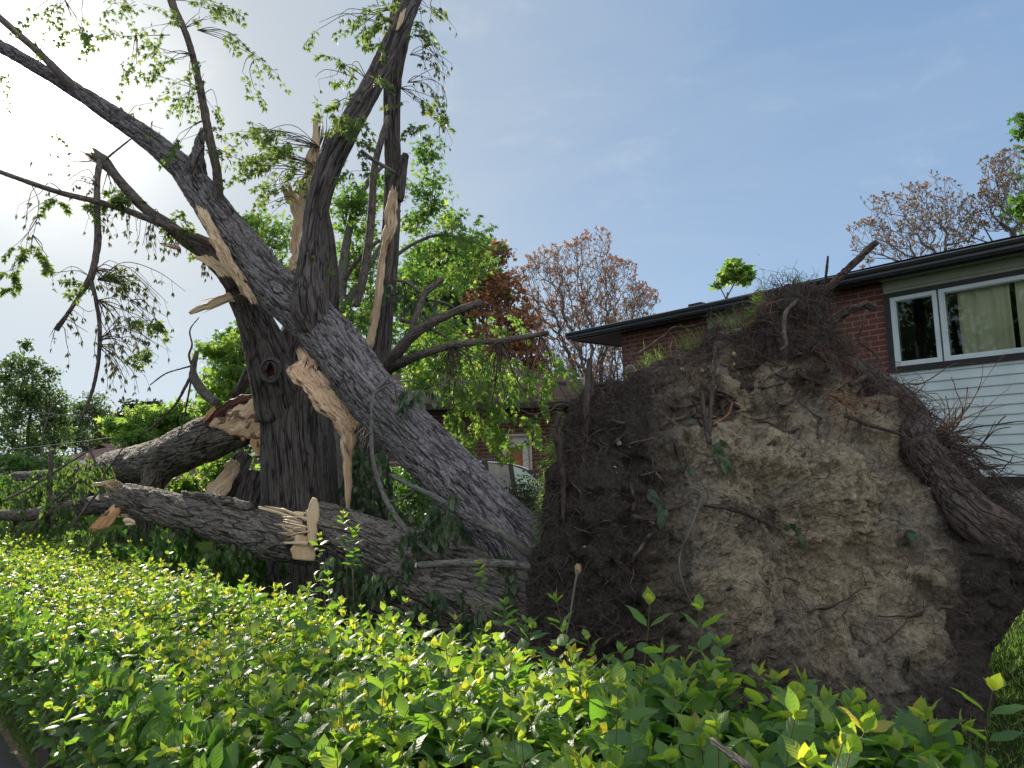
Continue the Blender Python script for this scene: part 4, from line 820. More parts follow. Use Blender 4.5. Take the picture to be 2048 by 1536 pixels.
# ------------------------------------------------------------------ root plate
OUT = [(1052, 1330), (1062, 1240), (1070, 1150), (1082, 1080), (1098, 1000), (1108, 930), (1122, 870), (1150, 812), (1192, 778), (1240, 765), (1290, 745), (1345, 722), (1385, 700), (1430, 672), (1470, 668), (1505, 655), (1520, 620), (1545, 585), (1580, 562), (1612, 572), (1640, 585), (1652, 625), (1664, 680), (1700, 725), (1740, 760), (1800, 792), (1850, 840), (1890, 900), (1940, 945), (2000, 1000), (2070, 1050), (2090, 1130), (2060, 1190), (2010, 1250), (1985, 1310), (1968, 1380), (1985, 1450), (2000, 1540), (1800, 1600), (1500, 1560), (1200, 1480), (1080, 1420)]
CP = np.array([1500.0, 1040.0])
def rball():
    o = np.array(OUT, float); o = np.vstack([o, o[:1]])
    seg = np.concatenate([[0], np.cumsum(np.linalg.norm(np.diff(o, axis=0), axis=1))]); nt_ = 620
    s = np.linspace(0, seg[-1], nt_, endpoint=False); bx = np.interp(s, seg, o[:, 0]); by = np.interp(s, seg, o[:, 1])
    wob = 9*vn(np.stack([s/38, s*0, s*0], -1), 3)+5*vn(np.stack([s/13, s*0, s*0], -1), 4)
    dirv = np.stack([bx, by], -1)-CP; dl = np.linalg.norm(dirv, axis=1, keepdims=True); bd = CP+dirv*(1+(wob[:, None]-6)/dl)
    nr = 190; r = np.concatenate([np.linspace(0, .9, 150), .9+.1*np.sin(np.linspace(0, math.pi/2, nr-150+1)[1:])])
    px = CP[0]+(bd[:, 0]-CP[0])[None]*r[:, None]; py = CP[1]+(bd[:, 1]-CP[1])[None]*r[:, None]
    return px, py, r, nr, nt_
def plate_Y(px, py):
    x = (px-1060)/1000.0; y = (1400-py)/830.0
    return 4.75+1.45*np.clip(x, -.1, 1.2)*(.25+.75*np.clip(y, 0, 1))+.75*np.clip(y, -.2, 1.2)
def P_arr(px, py, Y):
    d = np.stack([(px-1024)/F, (768-py)/F, -np.ones_like(px)], -1) @ CMn.T
    t = Y/d[..., 1]; return np.stack([d[..., 0]*t, Y, CAMZ+d[..., 2]*t], -1)
px, py, rr, nr, nth = rball()
YP = plate_Y(px, py)
prof = np.sqrt(np.maximum(0, 1-rr**2))[:, None]
bul = .55+.25*fbm(np.stack([px/330, py/330, 0*px], -1), 3, 8)
YF = YP-bul*prof; YB = YP+.38*prof
VF = P_arr(px, py, YF); VB = P_arr(px, py, YB)
def gridn(V):
    a = np.gradient(V, axis=0); b = np.roll(V, -1, 1)-np.roll(V, 1, 1); n = nrm(np.cross(b, a)); return n
NF = gridn(VF); NF *= np.sign(-NF[..., 1:2]+1e-9)
big = fbm(VF*1.5, 3, 11); clod = fbm(VF*4.2+3, 4, 12, ridged=True); md = fbm(VF*11, 3, 13); th = fbm(VF*np.array([3.5, 3.5, 1.2]), 3, 14)
edge = np.clip((1-rr)*6, 0, 1)[:, None]
VF = VF+NF*((.22*big+.12*clod+.035*md+.10*th)*(.35+.65*edge))[..., None]
clay = .62*np.exp(-(((px-1640)/300)**2+((py-1030)/330)**2)*.75)+.55*np.exp(-(((px-1500)/230)**2+((py-880)/170)**2))+.5*np.exp(-(((px-1850)/170)**2+((py-1250)/260)**2))+.38*np.exp(-(((px-1450)/300)**2+((py-1230)/200)**2))
clay = clay-.55*np.exp(-(((px-1200)/150)**2+((py-1050)/380)**2))-.5*np.clip((760-py+(px-1500)*.1)/90, 0, 1)-.6*np.exp(-(((px-1965)/100)**2+((py-1120)/230)**2))-.25*np.clip((px-1800)/150, 0, 1)*np.clip((py-1000)/200, 0, 1)-.25*np.clip((py-1280)/120, 0, 1)
clay = np.clip(clay+.08, 0, 1)
V = np.concatenate([VF.reshape(-1, 3), VB.reshape(-1, 3)]); i = np.arange(nr-1)[:, None]*nth; j = np.arange(nth)[None]; j2 = (j+1) % nth
Fq = np.stack([i+j, i+nth+j, i+nth+j2, i+j2], -1).reshape(-1, 4); Fb = Fq[:, ::-1]+nr*nth
e = (nr-1)*nth+np.arange(nth); e2 = (nr-1)*nth+(np.arange(nth)+1) % nth; Fe = np.stack([e, e+nr*nth, e2+nr*nth, e2], -1)
FF = np.concatenate([Fq, Fb, Fe]); 
cl_all = np.concatenate([clay.ravel(), clay.ravel()*.2])
pm = link('root_plate', mesh('root_plate', V, FF.ravel(), np.full(len(FF), 4), {'clay': ('FLOAT', cl_all)}), M['soil'], ut)
# lookup from photo pixel to the front surface
fpx, fpy, fV, fN = px.ravel(), py.ravel(), VF.reshape(-1, 3), NF.reshape(-1, 3)
def surf(x, y, off=0.0):
    k = int(np.argmin((fpx-x)**2+(fpy-y)**2)); return fV[k]+fN[k]*off, fN[k]
def sroot(name, pts, mat, k=8, lump=.2, seed=0, parent=None, **kw):
    """root given as (px,py,offset,width_px) on the plate's surface"""
    rows = []
    for x, y, off, wd in pts:
        p, n = surf(x, y, off); 
        if off == off: Yv = p[1]
        q = P(x, y, p[1]-off); rows.append((*q, (wd if wd > 40 else wd*.75)*.5*q[1]/F))
    mb = MB(); tube(mb, rows, k, .03, lump, seed, **kw); return mb.build(name, mat, parent or ut)
rb = M['rootbark']
sroot('root', [(1680, 720, -.08, 44), (1710, 745, .0, 54), (1745, 772, .04, 60), (1790, 800, .08, 64), (1826, 842, .10, 64), (1838, 892, .12, 62)], rb, 60, .08, 61)
sroot('root', [(1834, 880, .14, 60), (1850, 912, .12, 66), (1885, 955, .10, 60), (1930, 998, .10, 56), (1985, 1042, .10, 60), (2060, 1090, .10, 68), (2120, 1125, .1, 66)], rb, 60, .14, 62)
sroot('root', [(1865, 960, .04, 40), (1925, 1035, .08, 50), (1985, 1085, .08, 48), (2060, 1140, .08, 44)], rb, 40, .2, 63)
limb('root', [(1630, 602, 6.2, 24), (1662, 572, 6.1, 17), (1690, 543, 6.05, 13), (1715, 520, 6.0, 13), (1738, 497, 5.95, 12), (1754, 484, 5.9, 10)], rb, ut, k=14, lump=.2, seed=64)
limb('root', [(1635, 665, 6.0, 28), (1672, 638, 5.95, 20), (1700, 620, 5.9, 16), (1730, 610, 5.85, 15), (1752, 616, 5.8, 11)], rb, ut, k=14, lump=.2, seed=65)
limb('root', [(1650, 590, 6.2, 8), (1652, 552, 6.15, 6), (1656, 512, 6.1, 4)], M['rootdark'], ut, k=7, lump=.2)
sroot('root', [(1595, 600, .1, 10), (1572, 625, .12, 12), (1568, 665, .14, 12), (1572, 690, .14, 10), (1560, 700, .14, 7)], M['rootfine'], 8, .2, 66)
limb('root', [(1170, 880, 5.1, 12), (1172, 830, 5.05, 14), (1177, 770, 5.1, 14), (1180, 718, 5.15, 11)], M['rootdark'], ut, k=10, lump=.2, seed=67)
limb('root', [(1126, 940, 5.0, 16), (1116, 880, 4.95, 15), (1116, 850, 4.95, 12), (1119, 826, 4.95, 10)], M['rootdark'], ut, k=10, lump=.2, seed=68)
limb('root', [(1124, 940, 4.95, 14), (1128, 980, 4.9, 12), (1126, 1040, 4.85, 7)], M['rootdark'], ut, k=9, lump=.2, seed=69)
sroot('root', [(1419, 885, .1, 14), (1410, 840, .14, 13), (1404, 790, .16, 11), (1402, 784, .16, 8)], M['rootdark'], 9, .2, 70)
sroot('root', [(1418, 870, .1, 14), (1424, 790, .1, 11), (1430, 700, .12, 8), (1432, 688, .12, 5)], M['rootdark'], 9, .2, 71)
sroot('root', [(1425, 850, .12, 6), (1455, 830, .12, 6), (1465, 805, .12, 4)], M['rootfib'], 6, .2, 72)
sroot('root', [(1408, 985, .12, 5), (1380, 1060, .2, 8), (1360, 1110, .22, 6), (1361, 1150, .22, 5), (1380, 1200, .2, 4), (1408, 1228, .15, 3)], M['fartwig'], 7, .1, 73)
sroot('root', [(1365, 1090, .2, 4), (1340, 1115, .2, 3)], M['fartwig'], 5, .1, 74)
sroot('root', [(1408, 1010, .1, 9), (1450, 1015, .1, 13), (1500, 1030, .08, 10), (1560, 1060, .05, 6)], M['rootdark'], 9, .3, 75)
sroot('root', [(1155, 1140, .12, 7), (1148, 1180, .16, 6), (1140, 1230, .18, 5), (1132, 1270, .18, 4)], M['fartwig'], 7, .1, 76)
sroot('root', [(1690, 830, .08, 12), (1740, 850, .1, 12), (1780, 862, .1, 8), (1830, 880, .1, 6)], M['rootdark'], 9, .3, 77)
sroot('root', [(1700, 770, .12, 14), (1720, 760, .2, 14), (1738, 747, .22, 11)], M['rootdark'], 10, .1, 78)
for s in range(72):
    x = rng.uniform(1150, 1950) if s < 30 else rng.uniform(1250, 1760); y = rng.uniform(760, 1350) if s < 30 else rng.uniform(690, 860); a = rng.uniform(0, 6.28); pts = []; wd = rng.uniform(4, 13)
    for q in range(8):
        pts.append((x, y, rng.uniform(-.01, .05), wd*(1-q/9))); a += rng.normal(0, .45); x += 22*math.cos(a); y += 22*math.sin(a)*.8
    sroot('root', pts, M['rootdark'] if s % 3 else M['rootfine'], 7, .25, 80+s)
# hair roots: one tangle
def rootlets(name, n, region, mat, wpx=(1.0, 2.6), stepm=.045, ns=(5, 12), outb=.35, seed=0, down=-.15):
    g = np.random.default_rng(seed); mb = MB()
    for _ in range(n):
        x, y = region(g); p, nn = surf(x, y, .0); r = g.uniform(*wpx)*.5*p[1]/F; d = nrm(g.normal(0, 1, 3)+nn*.6); pts = []; q = p.copy()
        m = g.integers(*ns)
        for k in range(m):
            pts.append((*q, r*(1-.75*k/m))); d = nrm(d+g.normal(0, .42, 3)+np.array([0, 0, down])+nn*outb*(.12-np.dot(q-p, nn))*3); q = q+d*stepm
        tube(mb, pts, 3, 1.0, cap=False)
    o = mb.build(name, mat, ut); o['kind'] = 'stuff'; return o
def rgn_edge(g):
    while True:
        k = g.integers(0, len(OUT)-14); a, b = OUT[k], OUT[k+1]; t = g.uniform(); x, y = a[0]*(1-t)+b[0]*t, a[1]*(1-t)+b[1]*t
        q = abs(g.normal(0, .09)); return x+(CP[0]-x)*q, y+(CP[1]-y)*q
def rgn_top(g): return g.uniform(1380, 1720), g.uniform(600, 800)
def rgn_all(g): return g.uniform(1120, 1950), g.uniform(760, 1400)
def rgn_right(g): return g.uniform(1840, 2010), g.uniform(880, 1010)
rootlets('rootlets', 2300, rgn_edge, M['rootfine'], (.8, 2.0), .036, seed=1); rootlets('rootlets', 600, rgn_top, M['rootfine'], (.8, 2.2), .036, seed=2); rootlets('rootlets', 1100, rgn_all, M['rootfine'], (.8, 2.2), .04, seed=3, outb=.0)
rootlets('rootlets', 500, lambda g_: (lambda k_: (np.interp(k_, [0, 1, 2, 3, 4], [1700, 1790, 1845, 1890, 2010])+g_.normal(0, 16), np.interp(k_, [0, 1, 2, 3, 4], [740, 805, 880, 960, 1060])+g_.normal(0, 20)))(g_.uniform(0, 4)), M['rootfine'], (.8, 3.2), .045, seed=7, outb=.9); rootlets('fibrous_roots', 160, rgn_top, M['rootfib'], (.8, 1.8), seed=4)
# root fans sticking out at the right side
g = np.random.default_rng(9)
def fan(x, y, Yv, n, ang, spr, ln, wpx, mat, nm='root_fan'):
    mb = MB()
    for k in range(n):
        a = R(ang+g.normal(0, spr)); p = P(x+g.normal(0, 9), y+g.normal(0, 7), Yv); l = ln*g.uniform(.4, 1.1); m = 9; pts = []; dy = g.normal(0, .25)
        ux_, uz_ = math.cos(a), math.sin(a); cv = g.normal(0, .09)
        for q in range(m):
            pts.append((*p, wpx*.5*Yv/F*(1-.85*q/m)*g.uniform(.85, 1.1))); a += cv+g.normal(0, .16); p = p+np.array([math.cos(a), dy, math.sin(a)])*l/m
            if q == 4 and k % 2:
                b = a+g.normal(0, .7); pp = p.copy(); sp = [(*pp, wpx*.3*Yv/F)]
                for _ in range(5): b += g.normal(0, .2); pp = pp+np.array([math.cos(b), dy, math.sin(b)])*l/m*.8; sp.append((*pp, wpx*.15*Yv/F))
                tube(mb, sp, 4, 1.0)
        tube(mb, pts, 5, 1.0, cap=False)
    return mb.build(nm, mat, ut)
fan(1865, 870, 5.75, 14, 35, 22, .62, 3.4, M['rootfib']); fan(1870, 890, 5.75, 16, -8, 20, .75, 5, M['rootdark']); fan(1900, 930, 5.8, 18, -30, 25, .7, 5, M['rootdark']); fan(1880, 880, 5.75, 26, 5, 30, .5, 2.2, M['rootfine'])
fan(1690, 705, 6.0, 12, 60, 30, .35, 2.6, M['rootfine']); fan(1635, 605, 6.15, 14, 40, 60, .28, 2.4, M['rootfine']); fan(1950, 960, 5.8, 16, -50, 30, .5, 4, M['rootfine'])
fan(1660, 790, 5.25, 16, -28, 9, .42, 2.4, M['rootfib'], 'root_fan'); fan(1500, 690, 5.75, 8, 20, 40, .3, 2.5, M['rootfine'])
# stones and wood chips stuck in the plate
def pebble(x, y, s, mat, nm, sd):
    p, n = surf(x, y, .01); g2 = np.random.default_rng(sd); th = np.linspace(0, 2*math.pi, 12, endpoint=False); ph = np.linspace(.0, math.pi, 7); V = []
    ax = nrm(g2.normal(0, 1, 3)); sc_ = s*p[1]/F*np.array([1, g2.uniform(.55, .8), g2.uniform(.6, .9)])
    for b in ph:
        for a in th: V.append([math.sin(b)*math.cos(a), math.sin(b)*math.sin(a), math.cos(b)])
    V = np.array(V); V = V*(1+.18*vn(V*1.6+sd, sd))[:, None]*sc_; Rm = np.array(Euler(g2.uniform(0, 3, 3)).to_matrix()); V = V@Rm.T+p
    i = np.arange(6)[:, None]*12; j = np.arange(12)[None]; L = np.stack([i+j, i+(j+1) % 12, i+12+(j+1) % 12, i+12+j], -1).ravel()
    return link(nm, mesh(nm, V, L, [4]*72), mat, ut)
for k, (x, y, s) in enumerate([(1238, 890, 8), (1225, 940, 6), (1302, 1053, 8), (1628, 900, 7), (1170, 1095, 4), (1720, 920, 9), (1655, 1005, 9), (1820, 960, 6)]): pebble(x, y, s, M['stone'], 'stone', k)
for k, (x, y, s) in enumerate([(1358, 750, 8), (1395, 762, 7), (1450, 730, 6), (1460, 742, 7), (1262, 735, 5), (1352, 832, 12), (1430, 786, 10), (1155, 1138, 12)]): pebble(x, y, s, M['palestone'], 'wood_chip', 50+k)
# grass turf still growing on the plate's outer rim
def blades(mb, Pn, D, Ln, Wd, rv, droop=.6, seg=4, seed=0):
    g = np.random.default_rng(seed); n = len(Pn); D = nrm(D); sdv = nrm(np.cross(D, g.normal(0, 1, (n, 3)))); pts = []; q = Pn.copy(); d = D.copy()
    for k in range(seg+1):
        wv = (Wd*(1-(k/seg)**1.6)+.0002)[:, None]; pts.append(q-sdv*wv); pts.append(q+sdv*wv); q = q+d*(Ln/seg)[:, None]; d = nrm(d+np.array([0, 0, -1.0])*droop/seg+g.normal(0, .05, (n, 3)))
    V = np.stack(pts, 1); m = 2*(seg+1); Fq = np.array([[2*r, 2*r+1, 2*r+3, 2*r+2] for r in range(seg)])
    mb.add(V.reshape(-1, 3), (np.arange(n)[:, None, None]*m+Fq[None]).ravel(), [4]*(n*seg), rnd=np.repeat(rv, m), lf=np.tile(np.array([0, .5, 0]), (n*m, 1)))
tb = MB(); g = np.random.default_rng(4)
for x, y, sx, sy, n, ln, dx, dz, yo in ((1522, 624, 7, 28, 560, .07, -.7, .6, .05), (1505, 652, 7, 14, 260, .08, -.6, .5, .0), (1312, 740, 14, 12, 260, .13, -.3, 1, .05), (1262, 772, 12, 8, 110, .11, -.3, 1, .05), (1400, 700, 22, 8, 170, .17, -.4, 1, .05), (1470, 666, 16, 6, 60, .22, -.2, 1, .1), (1103, 985, 7, 50, 300, .12, -1, -.05, .05), (1090, 1080, 6, 50, 260, .12, -1, -.2, .08), (1125, 880, 6, 34, 120, .09, -1, .2, .08), (1590, 562, 22, 6, 30, .10, 0, 1, .1)):
    pn = np.array([P(a, b, float(plate_Y(a, b))+yo+g.uniform(-.05, .25)) for a, b in zip(g.normal(x, sx, n), g.normal(y, sy, n))]); 
    blades(tb, pn, np.array([dx, -.05, dz])+g.normal(0, .35, (n, 3)), g.uniform(.5, 1.2, n)*ln, g.uniform(.0015, .0035, n), g.uniform(0, 1, n), .9, seed=n)
tb.build('turf_grass', M['grass'], ut)['kind'] = 'stuff'
# wilted sprigs lying on the soil
for x, y, n, s, dx, dz in ((1298, 985, 9, .05, .6, -.6), (1325, 1020, 14, .05, .1, -1), (1435, 895, 10, .045, .2, -.8), (1448, 925, 10, .04, .1, -1), (1378, 858, 6, .045, .6, -.1), (1590, 1040, 8, .04, .05, -1), (1602, 1075, 6, .04, .1, -1), (1815, 1065, 16, .045, .2, -.3), (1370, 925, 5, .03, 0, -1), (1795, 1045, 6, .04, .2, -.3)):
    pn = []; mb = MB()
    for _ in range(n): p, nn = surf(x+g.normal(0, 8), y+g.normal(0, 9), .03); pn.append(P(x+g.normal(0, 6), y+g.normal(0, 8), p[1]-.03))
    leaves(mb, np.array(pn), np.array([dx, -.3, dz])+g.normal(0, .35, (n, 3)), np.array([0, -1, .3])+g.normal(0, .4, (n, 3)), g.uniform(.7, 1.3, n)*s*1.5, OV, g.uniform(0, 1, n)); mb.build('sprig', M['wiltgreen'], ut)
# dandelion clock growing from the turf
dl = empty('dandelion', P(1275, 775, float(plate_Y(1275, 775))), 'white dandelion clock growing on top of the root plate', 'flower')
c = P(1261, 739, float(plate_Y(1275, 775))-.03); mb = MB(); tube(mb, [(*P(1278, 775, float(plate_Y(1275, 775))), .003), (*P(1270, 755, float(plate_Y(1275, 775))-.02), .0028), (*c, .0025)], 6, .02); mb.build('stalk', M['bud'], dl)
mb = MB(); n = 420; dd = nrm(g.normal(0, 1, (n, 3))); blades(mb, np.tile(c, (n, 1)), dd, np.full(n, .034), np.full(n, .0007), g.uniform(0, 1, n), 0, 2, 5)
k5 = 3; pn = np.repeat(c+dd*.030, k5, 0); leaves(mb, pn, np.repeat(dd, k5, 0)+g.normal(0, .7, (n*k5, 3)), g.normal(0, 1, (n*k5, 3)), np.full(n*k5, .010), DIA, g.uniform(0, 1, n*k5)); mb.build('seed_head', M['fluff'], dl)
# ------------------------------------------------------------------ foliage helpers
def sprays(mbL, mbT, cl, tm=MAPLE, size=.085, L=.32, nodes=5, seed=0, droop=.35, hang=.5, shift=0.0, per=3, upb=.7, dn=1.0):
    """cl rows: (cx,cy,rx,ry,Y,dY,n[,ox,oy,oY]) clusters of leafy twigs"""
    g = np.random.default_rng(seed); PP, AA, NN, SS, RV = [], [], [], [], []
    for row in cl:
        cx, cy, rx, ry, Y, dY, n = row[:7]; org = P(*row[7:10]) if len(row) > 7 else None
        for _ in range(max(1, int(n*dn))):
            a = g.uniform(0, 6.283); q = math.sqrt(g.uniform(0, 1)); b = P(cx+rx*q*math.cos(a), cy+ry*q*math.sin(a), Y+g.uniform(-dY, dY))
            d = nrm(g.normal(0, 1, 3)*np.array([1, 1, .45])+np.array([0, 0, -.1])); l = L*g.uniform(.6, 1.25)
            if org is not None and g.uniform() < .85:
                m = (org+b)/2+g.normal(0, .08, 3)*np.linalg.norm(org-b)+np.array([0, 0, .12*np.linalg.norm(org-b)])
                tube(mbT, [(*org, .006), (*m, .004), (*b, .0028)], 4, .09, cap=False); d = nrm(nrm(b-m)+d*.6)
            pts = [(*b, .0028)]; q_ = b.copy(); dd = d.copy()
            for k in range(nodes):
                q_ = q_+dd*l/nodes; dd = nrm(dd+np.array([0, 0, -droop/nodes*2])+g.normal(0, .12, 3)); pts.append((*q_, .0025*(1-k/(nodes+1))))
                sd_ = nrm(np.cross(dd, g.normal(0, 1, 3)))
                for s in range(per if k < nodes-1 else per+1):
                    sg = (-1)**s; ld = nrm(sd_*sg*.9+dd*.7+np.array([0, 0, -hang])+g.normal(0, .25, 3)); pet = l/nodes*.5
                    PP.append(q_+ld*pet); AA.append(nrm(ld+np.array([0, 0, -hang*.8])+g.normal(0, .2, 3))); NN.append(np.array([0, 0, upb])+g.normal(0, .55, 3)); SS.append(size*g.uniform(.55, 1.2)); RV.append(np.clip(g.beta(2, 3)+shift, 0, 1))
            tube(mbT, pts, 3, 1.0, cap=False)
    if PP: leaves(mbL, np.array(PP), np.array(AA), np.array(NN), np.array(SS), tm, np.array(RV), .15)
def hangers(mbL, mbT, cl, seed=0, size=.05, L=.5):
    """bare drooping twigs that carry little withered bundles"""
    g = np.random.default_rng(seed); PP, AA, NN, SS, RV = [], [], [], [], []
    for row in cl:
        ox, oy, oY, cx, cy, rx, ry, n = row
        o = P(ox, oy, oY)
        for _ in range(max(1, int(n*.72))):
            e = P(g.normal(cx, rx), g.normal(cy, ry), oY+g.uniform(-.5, .5)); D = np.linalg.norm(e-o)
            m1 = o*.66+e*.34+np.array([0, 0, .16*D])+g.normal(0, .06, 3)*D; m2 = o*.3+e*.7+np.array([0, 0, .12*D])+g.normal(0, .07, 3)*D
            pts = catmull(np.array([(*o, .005), (*m1, .0042), (*m2, .0032), (*e, .0018)]), .08); tube(mbT, pts, 4, 1, cap=False)
            for k in range(len(pts)//3, len(pts), 2):
                if g.uniform() < .75:
                    p = pts[k, :3]; dn = np.array([g.normal(0, .25), g.normal(0, .25), -1.0]); l = g.uniform(.03, .14); q = p+dn*l
                    tube(mbT, [(*p, .0016), (*(p+dn*l*.5+g.normal(0, .006, 3)), .0014), (*q, .0012)], 3, 1, cap=False)
                    for _ in range(g.integers(3, 8)):
                        PP.append(q+g.normal(0, .004, 3)); AA.append(np.array([0, 0, -1])+g.normal(0, .32, 3)); NN.append(g.normal(0, 1, 3)); SS.append(size*g.uniform(.6, 1.4)); RV.append(g.uniform())
    leaves(mbL, np.array(PP), np.array(AA), np.array(NN), np.array(SS), WILT, np.array(RV), .3)

# --- leaves still on the uprooted tree
a, t = MB(), MB()
sprays(a, t, [(130, 12, 50, 14, 7.6, .3, 12, 200, -60, 7.6), (160, 40, 25, 22, 7.6, .3, 8, 130, 0, 7.6), (185, 62, 14, 14, 7.6, .2, 4), (235, 5, 40, 10, 7.6, .3, 8), (285, 8, 20, 12, 7.6, .3, 4),
 (440, 12, 45, 14, 7.6, .3, 10, 350, 0, 7.6), (400, 35, 30, 18, 7.6, .3, 8, 365, 58, 7.6), (335, 45, 20, 20, 7.6, .3, 5, 365, 58, 7.6), (335, 95, 18, 16, 7.6, .3, 6, 385, 110, 7.6), (350, 125, 22, 20, 7.6, .3, 8, 385, 110, 7.6), (345, 165, 26, 14, 7.6, .3, 7, 402, 185, 7.6), (380, 175, 20, 20, 7.6, .3, 7, 402, 185, 7.6), (405, 130, 14, 18, 7.6, .3, 4),
 (456, 72, 16, 22, 7.6, .3, 5, 395, 60, 7.6), (508, 108, 24, 12, 7.6, .3, 6, 395, 60, 7.6), (492, 150, 14, 10, 7.6, .3, 3, 508, 108, 7.6), (505, 178, 5, 5, 7.6, .2, 1, 508, 120, 7.6), (245, 72, 10, 12, 7.6, .2, 3, 340, 70, 7.6), (262, 120, 14, 12, 7.6, .2, 5, 272, 65, 7.6), (95, 100, 14, 14, 8.5, .2, 4, 80, 102, 8.9), (18, 160, 12, 24, 8.5, .2, 5, 20, 115, 9.4),
 (430, 205, 18, 12, 7.6, .3, 4, 405, 190, 7.6), (362, 262, 14, 26, 7.7, .3, 6, 410, 240, 7.6), (402, 300, 16, 22, 7.7, .3, 5), (470, 325, 12, 12, 7.6, .3, 3, 420, 270, 7.7), (455, 275, 14, 10, 7.6, .3, 3, 415, 250, 7.6), (98, 262, 5, 5, 7.4, .1, 1)], size=.058, L=.34, seed=1, dn=.62, shift=.02)
hangers(a, t, [(250, 240, 8.6, 290, 225, 10, 8, 2), (300, 268, 8.4, 330, 290, 15, 15, 3), (385, 110, 7.6, 350, 210, 14, 30, 2)], 3)
a.build('foliage', M['mapletop'], ut); t.build('twigs', M['twig'], ut)
a, t = MB(), MB()
sprays(a, t, [(698, 240, 14, 22, 6.95, .1, 8), (712, 285, 14, 14, 6.95, .1, 5), (700, 350, 16, 12, 7.0, .1, 4), (752, 160, 10, 12, 7.2, .1, 3), (640, 60, 24, 16, 7.6, .3, 2, 760, 30, 7.6), (735, 45, 26, 22, 7.5, .3, 8, 780, 20, 7.7), (765, 55, 18, 30, 7.5, .3, 5), (745, 80, 20, 10, 7.5, .3, 4), (695, 130, 12, 10, 7.5, .2, 4, 735, 160, 7.4), (710, 180, 12, 8, 7.4, .2, 3), (682, 205, 12, 10, 7.4, .2, 3), (620, 500, 12, 8, 7.05, .1, 3), (740, 10, 30, 10, 7.6, .3, 6)], size=.064, L=.24, seed=2, dn=.8, shift=.05)
a.build('foliage', M['mapletop'], ut); t.build('twigs', M['twig'], ut)
a, t = MB(), MB()
hangers(a, t, [(760, 30, 7.6, 690, 60, 18, 18, 4), (755, 45, 7.6, 640, 40, 6, 6, 2), (715, 160, 7.4, 630, 170, 10, 8, 3), (700, 200, 7.4, 672, 205, 8, 8, 3), (860, 10, 8.4, 885, 60, 15, 30, 5), (830, 70, 8.4, 880, 120, 22, 30, 9), (820, 110, 8.4, 885, 140, 12, 25, 8), (815, 165, 8.4, 880, 180, 12, 18, 7), (890, 185, 8.4, 888, 230, 6, 20, 3), (885, 230, 8.4, 905, 275, 4, 6, 2), (880, 240, 8.4, 882, 305, 4, 6, 2)], 5, .055)
a.build('withered_leaves', M['wilt'], mt); t.build('twigs', M['twig'], mt)
a, t = MB(), MB()
sprays(a, t, [(845, 20, 14, 22, 8.4, .3, 7, 820, 0, 8.7), (850, 60, 16, 14, 8.4, .3, 6, 820, 60, 8.7), (835, 50, 8, 20, 8.4, .3, 3), (855, 200, 20, 14, 8.4, .3, 7, 800, 175, 8.8), (865, 230, 22, 16, 8.4, .3, 7, 800, 175, 8.8), (840, 245, 12, 14, 8.4, .3, 4), (855, 262, 12, 10, 8.3, .2, 3), (812, 205, 8, 8, 8.5, .2, 2)], size=.066, L=.26, seed=4, dn=.7, shift=.08)
# left side of the snapped top
sprays(a, t, [(520, 265, 30, 12, 8.0, .4, 9, 640, 295, 8.2), (560, 275, 30, 14, 8.0, .4, 10, 640, 295, 8.2), (600, 285, 22, 18, 8.0, .4, 9, 640, 295, 8.2), (545, 318, 30, 14, 8.0, .4, 9, 630, 330, 8.2), (575, 330, 30, 18, 8.0, .4, 10, 630, 340, 8.2), (515, 345, 18, 14, 8.0, .4, 6, 600, 340, 8.2), (555, 362, 30, 14, 8.0, .4, 8, 620, 350, 8.2), (600, 370, 20, 18, 8.0, .3, 6), (650, 245, 14, 12, 8.0, .3, 4, 640, 290, 8.3), (545, 405, 20, 14, 8.0, .3, 4, 600, 400, 8.3), (625, 320, 14, 24, 7.95, .2, 6)], size=.060, L=.32, seed=6, dn=.8, shift=.05)
a.build('foliage', M['mapletop'], mt); t.build('twigs', M['twig'], mt)
# hanging curtain of withered keys under the left limbs
a, t = MB(), MB()
hangers(a, t, [(200, 322, 7.6, 95, 330, 20, 12, 3), (195, 370, 7.5, 165, 360, 20, 15, 7), (250, 385, 7.6, 250, 440, 22, 26, 16), (300, 430, 7.6, 290, 480, 26, 26, 18), (350, 460, 7.6, 340, 495, 18, 20, 10), (194, 430, 7.5, 205, 470, 20, 28, 10), (186, 540, 7.4, 240, 585, 30, 28, 20), (196, 560, 7.4, 300, 600, 28, 28, 18), (186, 560, 7.4, 110, 560, 20, 20, 4), (120, 650, 7.4, 130, 700, 30, 26, 6), (195, 600, 7.4, 260, 680, 30, 30, 20), (198, 680, 7.4, 300, 700, 26, 26, 12), (198, 690, 7.4, 250, 760, 30, 20, 14), (130, 388, 7.3, 70, 430, 14, 24, 3), (400, 500, 7.8, 420, 535, 25, 15, 7), (130, 630, 7.4, 180, 650, 14, 20, 5), (75, 372, 7.2, 60, 450, 8, 20, 3)], 8, .05)
a.build('withered_keys', M['wilt'], mt); t.build('twigs', M['twig'], mt)
a, t = MB(), MB()
